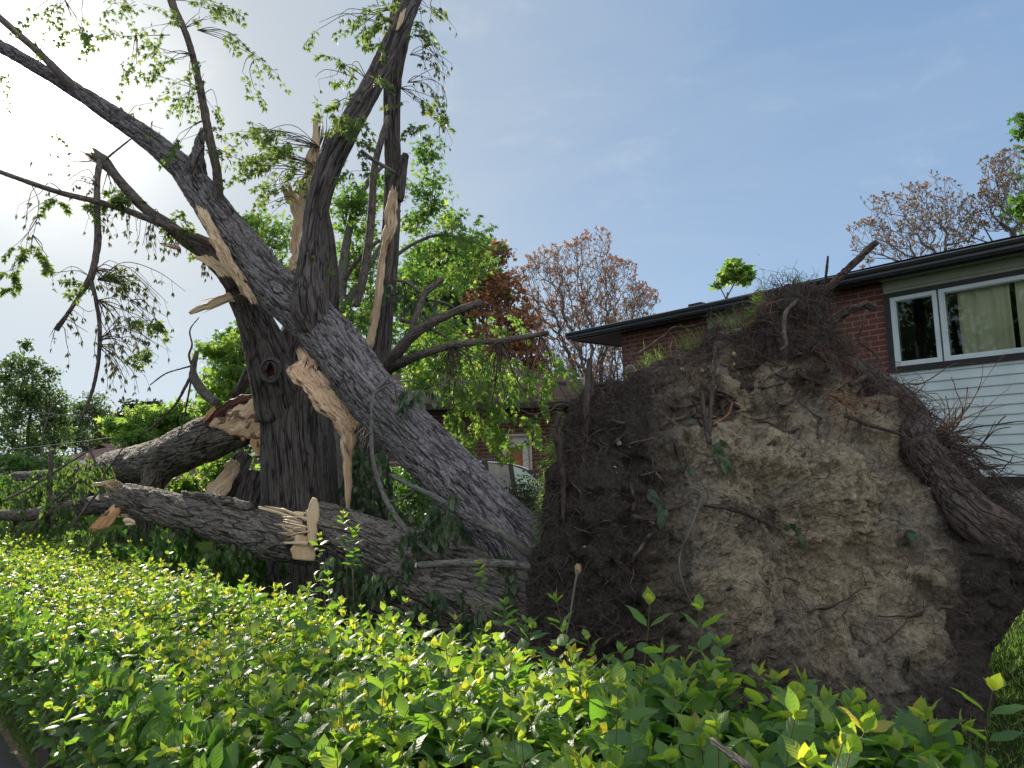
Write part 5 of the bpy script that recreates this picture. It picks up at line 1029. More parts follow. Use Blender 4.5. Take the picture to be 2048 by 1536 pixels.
sprays(a, t, [(45, 490, 18, 16, 7.2, .2, 5, 78, 430, 7.2), (85, 512, 14, 10, 7.2, .2, 3, 65, 470, 7.2), (30, 545, 12, 10, 7.2, .2, 4, 45, 510, 7.2), (33, 580, 6, 5, 7.2, .2, 1), (115, 395, 16, 8, 7.3, .2, 3), (220, 385, 22, 18, 7.6, .2, 8, 215, 345, 7.7), (240, 400, 18, 12, 7.6, .2, 5), (170, 415, 8, 8, 7.4, .2, 2), (355, 470, 12, 12, 7.6, .2, 3), (175, 568, 12, 6, 7.3, .2, 3), (220, 545, 14, 10, 7.4, .2, 4, 195, 560, 7.4), (300, 650, 12, 22, 7.4, .2, 4, 260, 600, 7.4), (300, 710, 10, 18, 7.4, .2, 4), (290, 640, 8, 8, 7.4, .2, 2), (325, 440, 8, 8, 7.6, .2, 2)], size=.066, L=.2, seed=9, shift=.08)
a.build('foliage', M['mapletop'], mt); t.build('twigs', M['twig'], mt)
# big drooping mass right of the trunks
a, t = MB(), MB()
oA, oB, oC = (900, 692, 7.7), (1000, 682, 7.4), (1080, 668, 7.3)
sprays(a, t, [(900, 745, 50, 34, 7.8, .5, 36, *oA), (955, 720, 50, 26, 7.7, .4, 28, *oA), (950, 775, 56, 40, 7.8, .6, 46, *oA), (1010, 735, 50, 30, 7.5, .5, 34, *oB), (1030, 790, 46, 44, 7.7, .6, 26, *oB), (1075, 730, 40, 30, 7.4, .5, 26, *oC), (1125, 745, 22, 26, 7.4, .4, 10, *oC), (1085, 820, 26, 40, 7.5, .4, 9, *oC), (1110, 700, 28, 14, 7.3, .3, 8, *oC),
 (960, 840, 60, 34, 7.9, .6, 44, *oB), (900, 820, 40, 30, 8.0, .5, 26, *oA), (1000, 850, 40, 26, 7.8, .5, 16, *oB), (940, 885, 34, 18, 7.9, .4, 12), (995, 885, 12, 16, 7.7, .3, 4), (1060, 880, 10, 10, 7.6, .3, 2), (1115, 850, 14, 36, 7.3, .3, 5, *oC), (1095, 895, 10, 14, 7.3, .3, 3), (985, 640, 30, 34, 7.8, .4, 16, 962, 605, 7.7), (960, 670, 30, 20, 7.8, .4, 12), (880, 690, 40, 20, 8.2, .5, 14), (1080, 690, 20, 10, 7.3, .3, 4)], size=.066, L=.32, seed=10, dn=.36,  shift=.05)
sprays(a, t, [(860, 462, 26, 12, 9, .2, 6, 850, 480, 9), (905, 452, 26, 14, 9, .2, 7, 890, 470, 9), (950, 470, 30, 18, 9.1, .2, 9, 940, 482, 9.1), (990, 520, 20, 26, 9.2, .2, 6, 1000, 508, 9.2), (920, 520, 30, 20, 9.1, .2, 7, 920, 478, 9.1), (900, 440, 6, 16, 9.0, .1, 3, 890, 470, 9)], size=.07, L=.26, seed=44, shift=.1)
for rw in ([(930, 690, 7.6, 4), (960, 770, 7.6, 3), (1005, 850, 7.6, 2)], [(1000, 684, 7.4, 5), (1040, 770, 7.4, 4), (1090, 830, 7.4, 2)], [(995, 684, 7.4, 5), (1000, 740, 7.4, 3), (1010, 800, 7.4, 2)], [(1052, 676, 7.3, 4), (1056, 720, 7.3, 3), (1060, 790, 7.3, 2)], [(1062, 674, 7.3, 4), (1100, 740, 7.3, 3), (1135, 800, 7.3, 2)]): tube(t, pxtube(rw), 5, .06)
a.build('foliage', M['maple'], mt); t.build('twigs', M['twig'], mt)
# drooping dim leaves hung round the rear stem and under the leaning trunk
a, t = MB(), MB()
sprays(a, t, [(715, 900, 20, 26, 8.2, .3, 18, 740, 850, 8.4), (712, 960, 18, 34, 8.2, .3, 20), (745, 985, 22, 34, 8.1, .3, 20), (768, 940, 18, 24, 8.1, .3, 10), (725, 1025, 22, 22, 8.0, .3, 12), (800, 1030, 20, 18, 6.2, .2, 8), (900, 1010, 24, 18, 5.5, .1, 9, 905, 1000, 5.55), (880, 1035, 24, 14, 5.5, .1, 6), (820, 1105, 12, 12, 5.6, .1, 5), (998, 1108, 8, 10, 5.2, .1, 4), (1008, 1180, 14, 14, 5.0, .1, 6), (855, 1060, 24, 12, 5.6, .1, 6), (780, 1150, 40, 22, 5.55, .12, 12), (870, 1190, 46, 22, 5.3, .12, 12), (960, 1225, 40, 20, 5.0, .12, 9), (700, 1120, 30, 20, 5.8, .12, 8), (805, 800, 14, 12, 6.5, .1, 4, 790, 780, 6.5), (775, 900, 10, 10, 6.0, .1, 3), (830, 780, 16, 8, 6.3, .1, 4), (790, 590, 20, 14, 8.3, .2, 4), (850, 610, 26, 24, 8.3, .3, 10), (800, 560, 26, 12, 8.3, .3, 6)], tm=OVL, size=.075, L=.2, seed=11, hang=1.6, droop=1.2, per=3, upb=.1)
a.build('wilted_foliage', M['wiltgreen'], mt); t.build('twigs', M['twig'], mt)

# ------------------------------------------------------------------ trees behind
def tree(name, label, base, trunks, clumps, mleaf, n, size, seed, tm=STAR, group=None, mt_=None, cat='tree', flat=.6, twigs=0):
    """clumps (px,py,rx,ry,Y); leaves fill lumpy shells so gaps stay open"""
    e = empty(name, base*np.array([1, 1, 0]), label, cat, group); g = np.random.default_rng(seed)
    mb = MB()
    for tr in trunks: tube(mb, pxtube(tr), 9, .15, .12, seed)
    if trunks: mb.build('trunk', mt_ or M['bark_thin'], e)
    PP, SS, RV = [], [], []
    tot = sum(c[2]*c[3] for c in clumps)
    tw = MB()
    for (cx, cy, rx, ry, Y) in clumps:
        m = max(6, int(n*rx*ry/tot)); k = max(4, m//26); c0 = P(cx, cy, Y); Rx = rx*Y/F; Rz = ry*Y/F
        sub = nrm(g.normal(0, 1, (k, 3)))*np.array([Rx, Rx*.9, Rz])*(g.uniform(.25, 1, (k, 1))**.5)+c0
        idx = g.integers(0, k, m); sr = .20*math.sqrt(Rx*Rz)+.05
        PP.append(sub[idx]+g.normal(0, 1, (m, 3))*sr*np.array([1, 1, .6])); SS.append(size*g.uniform(.6, 1.25, m)); RV.append(np.clip(.5*g.uniform(0, 1, m)+.5*hsh(idx, idx*7, idx*3, seed), 0, 1))
        if twigs:
            for q in sub[::max(1, int(k/twigs))]:
                o = c0+np.array([0, 0, -Rz*1.1]); mm = (o+q)/2+np.array([0, 0, -.1*Rz]); tube(tw, [(*o, .02*Y/20), (*mm, .014*Y/20), (*q, .006*Y/20)], 4, 1, cap=False)
    PP, SS, RV = map(np.concatenate, (PP, SS, RV)); m = len(PP); o = MB()
    leaves(o, PP, g.normal(0, 1, (m, 3))*np.array([1, 1, .7])+np.array([0, 0, -.4]), g.normal(0, .6, (m, 3))+np.array([0, -.2, flat]), SS, tm, RV, .2)
    o.build('foliage', mleaf, e)
    if twigs: tw.build('branches', mt_ or M['twig'], e)
    return e
def G(px, Y): return P(px, 940, Y)
GR = 'trees beyond the yard'
tree('maple_tree', 'bright green maple growing close behind the upright broken trunk', G(680, 12.5), [[(665, 1020, 12.5, 40), (672, 800, 12.5, 34), (680, 600, 12.5, 26), (700, 450, 12.5, 16), (735, 365, 12.5, 11), (768, 330, 12.5, 7)], [(675, 640, 12.5, 22), (720, 560, 12.6, 14), (770, 480, 12.6, 10), (800, 420, 12.6, 6)], [(670, 700, 12.5, 20), (600, 600, 12.6, 14), (540, 520, 12.8, 9), (510, 450, 12.8, 5)]],
     [(540, 470, 60, 40, 12.5), (560, 540, 45, 30, 12.8), (500, 440, 30, 14, 12.5), (715, 395, 40, 36, 12.4), (720, 480, 40, 60, 12.8), (745, 570, 50, 60, 12.8), (705, 650, 36, 50, 12.2), (860, 380, 30, 50, 12.5), (850, 300, 24, 30, 12.5), (830, 440, 30, 30, 12.6), (775, 650, 40, 50, 12.6), (700, 740, 40, 60, 12.4), (840, 560, 50, 40, 12.8), (870, 660, 50, 50, 12.6), (780, 380, 30, 30, 12.8), (690, 420, 20, 30, 12.2), (850, 500, 36, 26, 13.4), (935, 500, 34, 26, 13.6), (900, 560, 44, 26, 13.4), (960, 530, 20, 30, 13.4), (845, 745, 46, 36, 12.8), (905, 715, 50, 36, 12.9), (970, 740, 36, 26, 13)], M['mapleback'], 10500, .085, 21, MAPLE, GR, M['bark_grey'], twigs=5)
tree('maple_tree', 'yellow green maple boughs left of the knot-holed trunk', G(450, 11.5), [[(440, 1080, 11.5, 26), (450, 900, 11.5, 20), (470, 760, 11.5, 14), (490, 680, 11.5, 8)]], [(480, 700, 36, 34, 11.5), (460, 760, 44, 40, 11.4), (500, 790, 30, 40, 11.3), (440, 820, 36, 26, 11.6), (430, 700, 30, 16, 11.5), (450, 930, 40, 22, 10.6), (420, 970, 40, 24, 10.6), (500, 960, 30, 30, 10.8), (500, 1010, 30, 22, 10.6), (410, 1010, 30, 14, 10.5), (370, 975, 26, 20, 10.5)], M['maple'], 4200, .10, 22, MAPLE, GR, M['bark_grey'], twigs=5)
tree('maple_tree', 'sunlit yellow green maple branches above the grey roof', G(300, 18), [[(320, 1010, 18, 18), (322, 900, 18, 12), (330, 830, 18, 7)]], [(300, 840, 50, 26, 18), (350, 830, 40, 24, 18), (280, 875, 40, 20, 17.5), (340, 870, 40, 18, 18), (390, 850, 30, 30, 18), (240, 850, 26, 14, 18)], M['maple'], 3200, .15, 23, MAPLE, GR, M['bark_grey'], twigs=5)
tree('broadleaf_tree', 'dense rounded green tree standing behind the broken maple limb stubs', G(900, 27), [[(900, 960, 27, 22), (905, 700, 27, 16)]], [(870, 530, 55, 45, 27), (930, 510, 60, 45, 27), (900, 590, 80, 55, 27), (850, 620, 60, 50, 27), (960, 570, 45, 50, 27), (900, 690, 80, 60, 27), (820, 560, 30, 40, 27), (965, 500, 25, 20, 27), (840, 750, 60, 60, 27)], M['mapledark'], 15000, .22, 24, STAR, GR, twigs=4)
tree('copper_tree', 'rust brown leaved tree beside the tall bare twigged tree', G(1010, 23), [[(1010, 960, 23, 20), (1005, 720, 23, 12), (990, 560, 23, 6)]], [(990, 510, 26, 30, 23), (965, 545, 26, 26, 23), (1010, 580, 36, 36, 23), (1035, 640, 40, 36, 23), (965, 610, 30, 36, 23), (1050, 700, 40, 34, 23), (990, 690, 50, 50, 23), (1080, 735, 26, 26, 23)], M['rust'], 5600, .13, 25, STAR, GR, twigs=8)
tree('broadleaf_tree', 'small green tree poking above the dark gutter roofline', G(1465, 38), [[(1450, 960, 38, 5), (1452, 640, 38, 4.5), (1455, 585, 38, 4)], [(1455, 592, 38, 3), (1470, 565, 38, 2.4), (1485, 548, 38, 2)], [(1453, 600, 38, 3), (1440, 575, 38, 2), (1432, 568, 38, 1.5)]], [(1465, 535, 26, 14, 38), (1485, 550, 22, 20, 38), (1455, 550, 18, 16, 38), (1436, 570, 10, 8, 38), (1500, 540, 10, 10, 38)], M['maple'], 1100, .24, 26, STAR, GR)
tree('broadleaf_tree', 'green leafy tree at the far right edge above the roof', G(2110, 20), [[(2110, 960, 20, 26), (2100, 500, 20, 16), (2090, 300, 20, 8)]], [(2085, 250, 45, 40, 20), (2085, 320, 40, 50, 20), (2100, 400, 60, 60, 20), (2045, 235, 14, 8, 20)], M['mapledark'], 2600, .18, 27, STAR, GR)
tree('poplar_tree', 'tall loose grey green tree at the left edge behind the brush', G(60, 30), [[(60, 960, 30, 9), (56, 870, 30, 7), (66, 790, 30, 4), (60, 720, 30, 2)], [(90, 960, 29, 6), (84, 880, 29, 4), (104, 810, 29, 2)]], [(55, 690, 14, 12, 30), (45, 725, 30, 22, 30), (60, 770, 50, 30, 30), (30, 800, 40, 40, 30), (90, 800, 40, 34, 30), (40, 860, 50, 40, 30), (110, 860, 34, 34, 30), (100, 745, 16, 10, 30), (10, 740, 20, 24, 30), (60, 910, 60, 30, 30), (130, 830, 14, 20, 30)], M['fargreen'], 9000, .17, 28, DIA, GR, M['fartwig'], twigs=10)
tree('poplar_tree', 'thin pale green trees filling the gap left of the dark evergreen', G(160, 44), [[(150, 960, 44, 6), (152, 840, 44, 3)], [(190, 960, 44, 6), (192, 830, 44, 3)]], [(150, 830, 34, 30, 44), (190, 810, 30, 22, 44), (210, 850, 24, 30, 44), (130, 870, 30, 30, 44), (175, 870, 40, 34, 44), (240, 860, 20, 20, 44)], M['fargreen'], 6500, .19, 29, DIA, GR, M['fartwig'], twigs=10)
tree('evergreen_tree', 'dark rounded evergreen mass behind the sunlit branches', G(270, 50), [[(270, 960, 50, 8), (270, 860, 50, 4)]], [(260, 830, 34, 30, 50), (300, 820, 24, 24, 50), (240, 870, 40, 34, 50), (290, 870, 50, 34, 50), (210, 890, 26, 20, 50), (350, 850, 30, 30, 50), (200, 850, 7, 30, 49)], M['fardark'], 8000, .26, 30, STAR, GR)
tree('spruce_tree', 'bushy dark green conifer rising behind the yellow green boughs', G(470, 24), [[(475, 960, 24, 16), (475, 700, 24, 7)]], [(470, 670, 28, 22, 24), (450, 700, 34, 24, 24), (490, 720, 36, 34, 24), (500, 660, 22, 20, 24), (460, 780, 50, 50, 24), (480, 860, 60, 50, 24)], M['mapledark'], 6500, .17, 31, DIA, GR)
tree('yew_bush', 'low dark yew bush beside the base of the leaning trunk', G(1045, 8.6), [], [(1050, 985, 36, 26, 8.6), (1030, 1020, 40, 34, 8.6), (1070, 1040, 34, 40, 8.6), (1040, 1080, 44, 30, 8.6)], M['fardark'], 6500, .035, 32, DIA, None, cat='bush')
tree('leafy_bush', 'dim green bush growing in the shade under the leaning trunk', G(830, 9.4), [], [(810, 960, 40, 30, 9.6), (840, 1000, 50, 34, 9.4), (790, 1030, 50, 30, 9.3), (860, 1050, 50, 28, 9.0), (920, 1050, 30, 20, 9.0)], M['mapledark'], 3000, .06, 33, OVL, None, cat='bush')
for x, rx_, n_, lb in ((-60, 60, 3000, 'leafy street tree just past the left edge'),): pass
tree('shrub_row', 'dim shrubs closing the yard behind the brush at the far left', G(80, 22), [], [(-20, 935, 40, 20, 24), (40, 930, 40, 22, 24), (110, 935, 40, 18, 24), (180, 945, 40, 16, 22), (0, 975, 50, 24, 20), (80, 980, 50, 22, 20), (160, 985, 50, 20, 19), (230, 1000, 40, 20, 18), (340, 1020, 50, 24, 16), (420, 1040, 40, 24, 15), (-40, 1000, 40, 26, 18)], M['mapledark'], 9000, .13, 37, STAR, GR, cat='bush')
# far tree belts closing the horizon
for k, (x0, x1, Y, top, m_, lb) in enumerate(((520, 980, 55, 870, 'fargreen', 'distant green treetops behind the broken maple'), (1050, 1400, 50, 850, 'fargreen', 'distant green growth under the bare twigged tree'))):
    cl_ = [(x, g2, 34, 34, Y) for x in range(x0, x1, 42) for g2 in (top+10*math.sin(x), top+50)]
    tree('broadleaf_tree', lb, G((x0+x1)/2, Y), [], cl_, M[m_], 5200, .32, 40+k, STAR, GR)
# ------------------------------------------------------------------ bare trees with reddish keys
def bare(label, base, crown, n, seed, red=.5, bf=.35, r0=.0042, name='bare_tree', stems=3):
    """crown: ellipses (px,py,rx,ry,Y); twig ends are scattered in them and joined to the nearest wood"""
    e = empty(name, base*np.array([1, 1, 0]), label, 'tree', GR); g = np.random.default_rng(seed)
    tot = sum(c[2]*c[3] for c in crown); T = []
    for cx, cy, rx, ry, Y in crown:
        m = int(n*rx*ry/tot); a = g.uniform(0, 6.283, m); q = g.uniform(0, 1, m)**.45*(.86+.34*vn(np.stack([np.cos(a)*2.2+cx*.01, np.sin(a)*2.2, 0*a], -1), seed)+.16*vn(np.stack([np.cos(a)*7, np.sin(a)*7+cx*.01, 0*a], -1), seed+5)); dy = g.normal(0, .33, m)*rx*Y/F
        for k in range(m): T.append(P(cx+rx*q[k]*math.cos(a[k]), cy+ry*q[k]*math.sin(a[k]), Y+dy[k]*math.sqrt(max(0, 1-min(1, q[k])**2))*1.6+dy[k]*.4))
    T = np.array(T); b0 = np.array([base[0], base[1], 0.0]); order = np.argsort(np.linalg.norm(T-b0, axis=1)); T = T[order]
    pos = []; par = []; pl = []
    for s_ in range(stems):
        p = b0+np.array([g.normal(0, .35), g.normal(0, .35), 0]); pos.append(p); par.append(-1); pl.append(0)
    seglen = .45; PA = np.zeros((60000, 3)); LA = np.zeros(60000); PR = np.full(60000, -1)
    N = stems; PA[:N] = pos
    for t_ in T:
        d = np.linalg.norm(PA[:N]-t_, axis=1)+bf*LA[:N]+1.2*np.maximum(0, PA[:N, 2]-t_[2]+.1); j = int(np.argmin(d)); p = PA[j].copy(); v = t_-p; L = np.linalg.norm(v); k = max(1, int(L/seglen)); pr = j
        bend = nrm(np.cross(v, g.normal(0, 1, 3)))*L*.06+np.array([0, 0, -.10*L if L > 1 else 0])
        for i_ in range(1, k+1):
            f = i_/k; q = p+v*f+bend*math.sin(f*math.pi)+g.normal(0, .025, 3)*(f < 1)
            if N >= 60000: break
            PA[N] = q; LA[N] = LA[pr]+np.linalg.norm(q-PA[pr]); PR[N] = pr; pr = N; N += 1
    cnt = np.zeros(N); haschild = np.zeros(N, bool)
    for k in range(N-1, -1, -1):
        if not haschild[k]: cnt[k] += 1
        if PR[k] >= 0: cnt[PR[k]] += cnt[k]; haschild[PR[k]] = True
    rad = np.maximum(r0*cnt**.5, .0065); idx = np.arange(N)[PR[:N] >= 0]; A_ = PA[PR[idx]]; B_ = PA[idx]; ra = np.minimum(rad[PR[idx]], rad[idx]*1.5); rb_ = rad[idx]
    d = nrm(B_-A_); s1 = nrm(np.cross(d, np.array([.31, .2, .9]))); s2 = np.cross(d, s1)
    def segs(mask, k):
        th = np.arange(k)*2*math.pi/k; off = np.cos(th)[None, :, None]*s1[mask][:, None]+np.sin(th)[None, :, None]*s2[mask][:, None]
        V = np.concatenate([A_[mask][:, None]+off*ra[mask][:, None, None], B_[mask][:, None]+off*rb_[mask][:, None, None]], 1); m = mask.sum(); j = np.arange(k); F_ = np.stack([j, (j+1) % k, k+(j+1) % k, k+j], -1)
        o = MB(); o.add(V.reshape(-1, 3), (np.arange(m)[:, None, None]*2*k+F_[None]).ravel(), [4]*(m*k)); return o
    big = rb_ > .03
    segs(big, 6).build('trunk', M['fartwig'], e); segs(~big, 3).build('branches', M['fartwig'], e)
    tips = PA[:N][~haschild]; tips = tips[g.uniform(0, 1, len(tips)) < .85]; n_ = 5; PP = np.repeat(tips, n_, 0); m = len(PP); o = MB(); zt = (tips[:, 2]-tips[:, 2].min())/np.ptp(tips[:, 2])
    rv = np.clip(red*(.35+.9*zt)+g.normal(0, .22, len(tips)), 0, 1)
    leaves(o, PP, g.normal(0, 1, (m, 3))+np.array([0, 0, .15]), g.normal(0, 1, (m, 3)), g.uniform(.06, .125, m), DIA, np.repeat(rv, n_)); o.build('keys', M['redkeys'], e)
bare('tall fan shaped bare tree with reddish tips behind the low brick house', G(1170, 27), [(1080, 545, 66, 62, 27), (1170, 530, 90, 70, 27), (1240, 590, 78, 70, 27.5), (1130, 640, 80, 80, 27), (1190, 670, 80, 80, 27), (1060, 640, 40, 70, 27), (1200, 780, 60, 60, 27)], 5600, 3, 1.0, stems=6)
bare('slender bare tree with few reddish tips left of the dark gutter', G(1250, 30), [(1262, 640, 56, 56, 30), (1285, 600, 36, 36, 30), (1240, 740, 50, 80, 30), (1120, 760, 50, 70, 30)], 1600, 5, .15, stems=4)
bare('wide bare twigged tree with brown tips rising over the right roof', G(1850, 24), [(1800, 430, 80, 56, 24), (1860, 410, 70, 60, 24), (1740, 480, 50, 50, 24), (1850, 480, 110, 60, 24), (1920, 450, 50, 50, 24)], 1700, 7, .35, stems=3)
bare('bare twigged tree with brown tips at the right edge above the roof', G(1990, 23), [(1990, 370, 46, 70, 23), (2030, 350, 60, 60, 23), (1960, 430, 56, 50, 23), (2040, 430, 60, 50, 23)], 1300, 8, .25, stems=3)
M['brushleaf'] = leafmat('half_wilted_leaf', [(0, (.03, .065, .025)), (1, (.09, .14, .045))], [(0, (.10, .24, .03)), (1, (.34, .46, .08))], .5, .42)
# ------------------------------------------------------------------ brush of broken boughs at the left
br_ = empty('brush_pile', P(90, 1030, 9.5)*np.array([1, 1, 0]), 'tangle of broken boughs with drooping leaves behind the far end of the hedge', 'brush'); a, t = MB(), MB()
sprays(a, t, [(40, 1010, 40, 30, 10.5, .6, 26), (110, 960, 40, 30, 10.5, .6, 24), (160, 930, 30, 22, 10.3, .5, 14), (130, 1010, 40, 30, 10, .6, 26), (60, 1045, 60, 18, 10, .5, 24), (180, 950, 30, 20, 10, .5, 12), (200, 930, 26, 14, 10, .4, 6), (10, 960, 26, 30, 10.6, .6, 14), (190, 1070, 30, 14, 8.6, .3, 10), (160, 1040, 20, 20, 9.4, .3, 8)], tm=OV, size=.08, L=.3, seed=31, hang=1.4, droop=1.1, per=3, upb=.2)
a.build('foliage', M['brushleaf'], br_)
for rw in ([(110, 1060, 10, 10), (100, 990, 10, 10), (103, 900, 10, 9)], [(20, 1060, 10.2, 14), (80, 1020, 10.2, 12), (150, 985, 10.2, 8)], [(0, 1030, 10, 22), (60, 1030, 10, 26), (130, 1015, 10, 26), (200, 1000, 9.8, 22)], [(60, 1065, 9.6, 8), (100, 1010, 9.6, 6), (160, 960, 9.6, 4)], [(140, 1060, 9.4, 6), (175, 1010, 9.4, 5), (215, 965, 9.5, 4)], [(10, 1000, 10, 5), (60, 975, 10, 5), (130, 930, 10, 4), (190, 895, 10, 3)], [(200, 950, 10, 5), (182, 905, 10, 4), (165, 880, 10, 3)], [(205, 950, 10, 4), (230, 920, 10, 3), (250, 888, 10, 2)]): limb('stem', rw, M['bark_thin'], br_, k=9, lump=.15, seed=3)
t.build('twigs', M['twig'], br_)
a, t = MB(), MB()
sprays(a, t, [(300, 1085, 60, 16, 8.8, .5, 22), (420, 1110, 60, 16, 8.4, .5, 20), (520, 1130, 40, 20, 8.0, .4, 14), (240, 1060, 30, 16, 9.2, .5, 12), (250, 1090, 40, 10, 8.0, .4, 10), (340, 1060, 50, 14, 7.6, .3, 16), (450, 1095, 40, 14, 7.2, .3, 14), (740, 1165, 40, 16, 6.2, .3, 16), (800, 1200, 40, 20, 5.9, .3, 16)], tm=OV, size=.09, L=.28, seed=33, hang=1.2, droop=1, per=3, upb=.2)
e2 = empty('leafy_debris', P(350, 1150, 8.4)*np.array([1, 1, 0]), 'low heap of torn leafy twigs in the shade under the thick log', 'brush'); a.build('foliage', M['mapledark'], e2); t.build('twigs', M['twig'], e2)
# ------------------------------------------------------------------ hedge
he = empty('hedge', W(6, 1.5), 'long leafy green hedge with yellow tips running along the path', 'hedge')
gh = np.random.default_rng(77)
U0, U1 = -.9, 19.0
def top_z(u, v): return .90+.08*np.clip((3.4-u)/1.6, 0, 1)+.05*vn(np.stack([u*.9, v*2, 0*u], -1), 2)+.05*vn(np.stack([u*2.7, v*4, 0*u], -1), 3)
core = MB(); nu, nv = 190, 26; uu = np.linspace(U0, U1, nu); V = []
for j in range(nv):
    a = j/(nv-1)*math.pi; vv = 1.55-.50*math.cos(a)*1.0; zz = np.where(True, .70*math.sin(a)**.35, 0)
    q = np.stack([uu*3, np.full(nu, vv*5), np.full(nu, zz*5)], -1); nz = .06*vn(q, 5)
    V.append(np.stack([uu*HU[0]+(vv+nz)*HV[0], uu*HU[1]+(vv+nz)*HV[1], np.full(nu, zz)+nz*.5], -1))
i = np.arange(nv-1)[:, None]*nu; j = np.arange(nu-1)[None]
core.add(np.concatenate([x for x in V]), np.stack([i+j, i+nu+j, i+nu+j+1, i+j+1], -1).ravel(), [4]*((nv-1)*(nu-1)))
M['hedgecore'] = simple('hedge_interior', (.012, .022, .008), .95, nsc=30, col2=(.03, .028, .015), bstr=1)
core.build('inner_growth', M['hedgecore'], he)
def shoots(u, v, z, D, L, nn, s0, fine, tipc, seed):
    """opposite pairs of leaves up a shoot; arrays over shoots"""
    g = np.random.default_rng(seed); n = len(u); p = np.stack([u*HU[0]+v*HV[0], u*HU[1]+v*HV[1], z], -1); d = nrm(D); rot = g.uniform(0, math.pi, n)
    PL, AL, NL, SL, RL = [], [], [], [], []; path = [p.copy()]
    for k in range(nn):
        f = (k+1)/nn; p = p+d*(L/nn)[:, None]*(1.15-.4*f); d = nrm(d+g.normal(0, .06, (n, 3))+np.array([0, 0, .05])); path.append(p.copy())
        a = nrm(np.cross(d, np.array([.3, .2, 1.0])+0*d)); b = np.cross(d, a); th = rot+k*math.pi/2+g.normal(0, .25, n)
        side = a*np.cos(th)[:, None]+b*np.sin(th)[:, None]; sz = s0*(1-.55*f**2.6)*g.uniform(.75, 1.2, n)
        rv = np.clip(.10+.34*g.uniform(0, 1, n)+tipc*(f**4)+.10*g.normal(0, 1, n), 0, 1)
        up = .25+.9*f**2
        for sg in (-1, 1):
            A = nrm(side*sg+d*up+g.normal(0, .15, (n, 3))); PL.append(p+A*.008); AL.append(A); NL.append(nrm(d+g.normal(0, .22, (n, 3)))); SL.append(sz*g.uniform(.85, 1.1, n)); RL.append(rv)
    for q in range(2):      # small folded tip leaves
        A = nrm(d+g.normal(0, .28, (n, 3))); PL.append(p); AL.append(A); NL.append(g.normal(0, 1, (n, 3))); SL.append(s0*g.uniform(.25, .45, n)); RL.append(np.clip(.40+.58*g.uniform(0, 1, n), 0, 1))
    PL, AL, NL, SL, RL = map(np.concatenate, (PL, AL, NL, SL, RL)); leaves(fine, PL, AL, NL, SL, OV if fine is LFn else OVL, RL, .2)
    return np.stack(path, 1)
LFn, LFf, ST = MB(), MB(), MB()
def stems(path, r):
    n, m, _ = path.shape; k = 3; th = np.arange(3)*2.094; off = np.stack([np.cos(th), np.sin(th), 0*th], -1)
    rad = r*(1-.6*np.arange(m)/m); V = path[:, :, None]+off[None, None]*rad[None, :, None, None]; V = V.reshape(-1, 3)
    a = np.arange(n)[:, None, None]*m*k+np.arange(m-1)[None, :, None]*k; j = np.arange(k)[None, None]; j2 = (j+1) % k
    ST.add(V, np.stack([a+j, a+j2, a+k+j2, a+k+j], -1).ravel(), [4]*(n*(m-1)*k))
def band(ua, ub, dens, near, nn, s0, seed):
    g = np.random.default_rng(seed); mb = LFn if near else LFf
    w_ = 1.45; n = int((ub-ua)*w_*dens); u = g.uniform(ua, ub, n); v = g.uniform(.82, 2.16, n); ed = np.clip((.98-v)/.16, 0, 1); eb = np.clip((v-2.0)/.2, 0, 1)
    L = g.uniform(.20, .36, n)*(1+.6*(g.uniform(0, 1, n) > .93)); z = top_z(u, v)-.31-.20*ed**2-.1*eb+g.uniform(-.06, .02, n)
    D = np.stack([HV[0]*(-ed*.6+eb*.5), HV[1]*(-ed*.6+eb*.5), np.ones(n)], -1)+g.normal(0, .20, (n, 3))*np.array([1, 1, .3])
    stems(shoots(u, v, z, D, L, nn, s0, mb, .45, seed+1), .0028)
    n = int((ub-ua)*.85*dens*1.15); u = g.uniform(ua, ub, n); z = g.uniform(.03, .84, n); v = 1.08-.26*np.clip(z/.8, 0, 1)**.8+g.uniform(0, .10, n)
    D = np.stack([-HV[0]+0*z, -HV[1]+0*z, .25+.3*z], -1)+g.normal(0, .25, (n, 3))
    stems(shoots(u, v, z, D, g.uniform(.06, .14, n), nn-1, s0*.95, mb, .05, seed+2), .0025)
    # inner shade leaves
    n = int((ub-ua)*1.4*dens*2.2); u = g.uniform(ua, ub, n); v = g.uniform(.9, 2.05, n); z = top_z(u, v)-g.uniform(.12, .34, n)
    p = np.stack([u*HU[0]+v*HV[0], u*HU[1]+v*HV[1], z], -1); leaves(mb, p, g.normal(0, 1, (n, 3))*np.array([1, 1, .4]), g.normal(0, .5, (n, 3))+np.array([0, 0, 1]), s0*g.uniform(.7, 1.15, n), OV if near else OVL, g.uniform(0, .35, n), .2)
band(U0, 1.6, 185, True, 6, .122, 201); band(1.6, 2.6, 180, True, 6, .108, 205); band(2.6, 5.5, 170, True, 6, .096, 211); band(5.5, 10, 150, False, 5, .088, 221); band(10, U1, 115, False, 4, .090, 231)
LFn.build('foliage', M['hedge'], he); LFf.build('foliage', M['hedge'], he); ST.build('shoots', M['bud'], he)
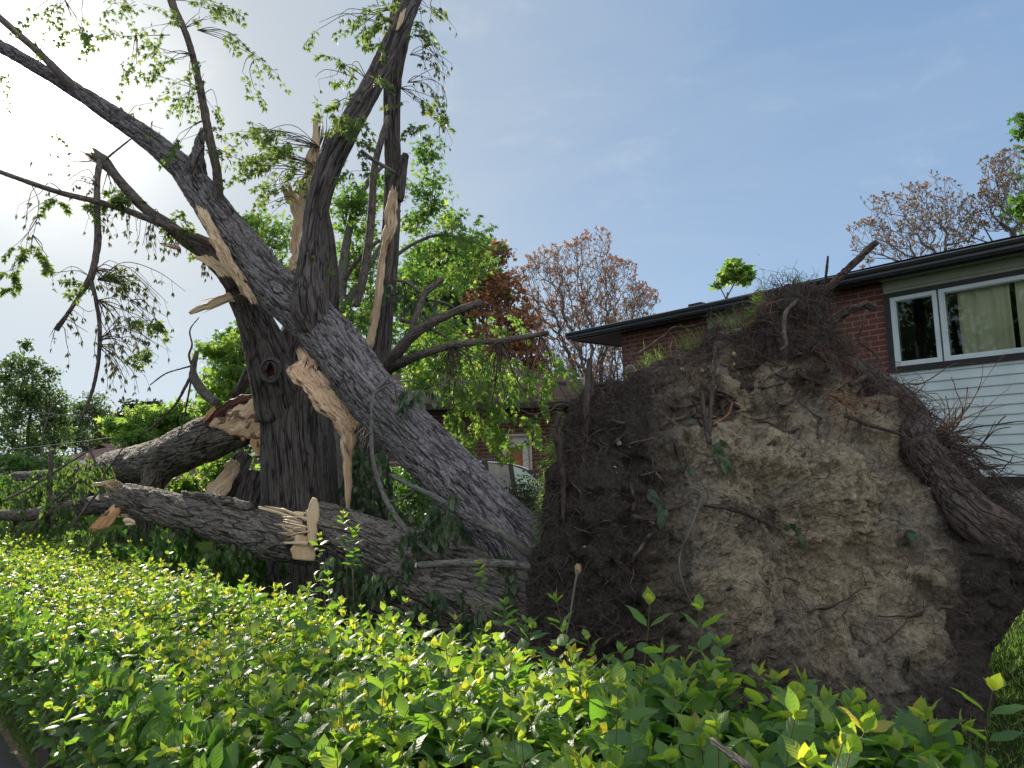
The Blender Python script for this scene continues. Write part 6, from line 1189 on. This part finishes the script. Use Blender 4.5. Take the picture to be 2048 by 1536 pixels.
# a few taller sprigs that stand against the logs and soil
tl = MB(); old = LFn; LFn = tl; ST2 = MB()
def at_px(px, Y): q = P(px, 1200, Y); return q[0]*HU[0]+q[1]*HU[1], q[0]*HV[0]+q[1]*HV[1]
us, vs, zs, Ls = [], [], [], []
for px_, py_, Y_ in ((692, 1020, 5.6), (705, 1050, 5.4), (640, 1065, 5.8), (960, 1120, 4.6), (1010, 1200, 3.6), (1060, 1235, 3.5), (1195, 1265, 2.9), (1240, 1290, 2.7), (1130, 1295, 2.7)):
    q = P(px_, py_, Y_); us.append(q[0]*HU[0]+q[1]*HU[1]); vs.append(q[0]*HV[0]+q[1]*HV[1]); zs.append(max(.72, q[2]-.33)); Ls.append(max(.2, q[2]-zs[-1])); tube(ST2, [(q[0], q[1], .6, .0035), (q[0], q[1], zs[-1]+.02, .003)], 4, .1)
ST = MB(); us, vs, zs, Ls = map(np.array, (us, vs, zs, Ls)); gg = np.random.default_rng(5)
stems(shoots(us, vs, zs, np.stack([0*us, 0*us, 1+0*us], -1)+gg.normal(0, .06, (len(us), 3)), Ls, 7, .092, tl, .5, 9), .003)
tl.build('foliage', M['hedge'], he); ST.build('shoots', M['bud'], he); ST2.build('stems', M['bud'], he); LFn = old
# dead twig in front
q0, q1 = P(1425, 1480, 1.55), P(1500, 1540, 1.45); tag(limb('dead_twig', [(*q0, .006), (*((q0+q1)/2), .007), (*q1, .008)], M['bark_thin'], None, world=True, k=8), 'short dark dead twig poking out of the hedge near the bottom edge', 'twig')
# ------------------------------------------------------------------ grass
def turf(name, n, fn, ln, seed, wd=.003):
    g = np.random.default_rng(seed); q = fn(g, n); mb = MB(); blades(mb, q, np.array([0, 0, 1.0])+g.normal(0, .35, (n, 3)), ln*g.uniform(.5, 1.2, n), wd*g.uniform(.6, 1.3, n), g.uniform(0, 1, n)**1.3, .9, 3, seed)
    return tag(mb.build(name, M['grass']), 'grass growing '+name, 'grass', kind='stuff')
def f1_(g, n):
    u = g.uniform(2.5, 14, n)*1.0; v = .90+np.abs(g.normal(0, .16, n)); v = np.minimum(v, 1.4); return np.stack([u*HU[0]+v*HV[0], u*HU[1]+v*HV[1], 0*u+.01], -1)
turf('grass_verge', 15000, f1_, .05, 1, .0022)
def f2_(g, n):
    x = g.uniform(2.2, 6.2, n); y = g.uniform(3.2, 8.5, n); return np.stack([x, y, 0*x], -1)
turf('grass_patch', 22000, f2_, .055, 2, .003)
def f3_(g, n):
    x = g.uniform(-9, 2.5, n); y = g.uniform(4.5, 15, n); return np.stack([x, y, 0*x], -1)
turf('grass_yard', 16000, f3_, .09, 3, .006)
# street trees and sky-side foliage across the street, seen mirrored in the panes
for k, (u, v, h, lb_) in enumerate(((5.5, -9.5, 9, 'right'), (10, -10.5, 9.5, 'middle'), (15, -9, 9, 'left'))):
    e = empty('street_tree', W(u, v), 'leafy street tree mirrored in the window panes, %s one of three' % lb_, 'tree', 'street trees mirrored in the window'); g = np.random.default_rng(300+k); c = W(u, v)
    mb = MB(); tube(mb, [(c[0], c[1], 0, .25), (c[0]+.1, c[1], 2, .2), (c[0], c[1]+.2, h*.7, .08)], 10, .3, .1, 3); mb.build('trunk', M['bark_thin'], e)
    n = 5200; kk = 120; sub = nrm(g.normal(0, 1, (kk, 3)))*np.array([2.8, 2.8, h*.36])*g.uniform(.3, 1, (kk, 1))**.5+np.array([c[0], c[1], h*.62]); idx = g.integers(0, kk, n)
    o = MB(); leaves(o, sub[idx]+g.normal(0, .34, (n, 3)), g.normal(0, 1, (n, 3)), g.normal(0, 1, (n, 3)), g.uniform(.16, .30, n), STAR, g.uniform(0, 1, n)); o.build('foliage', M['fargreen'], e)
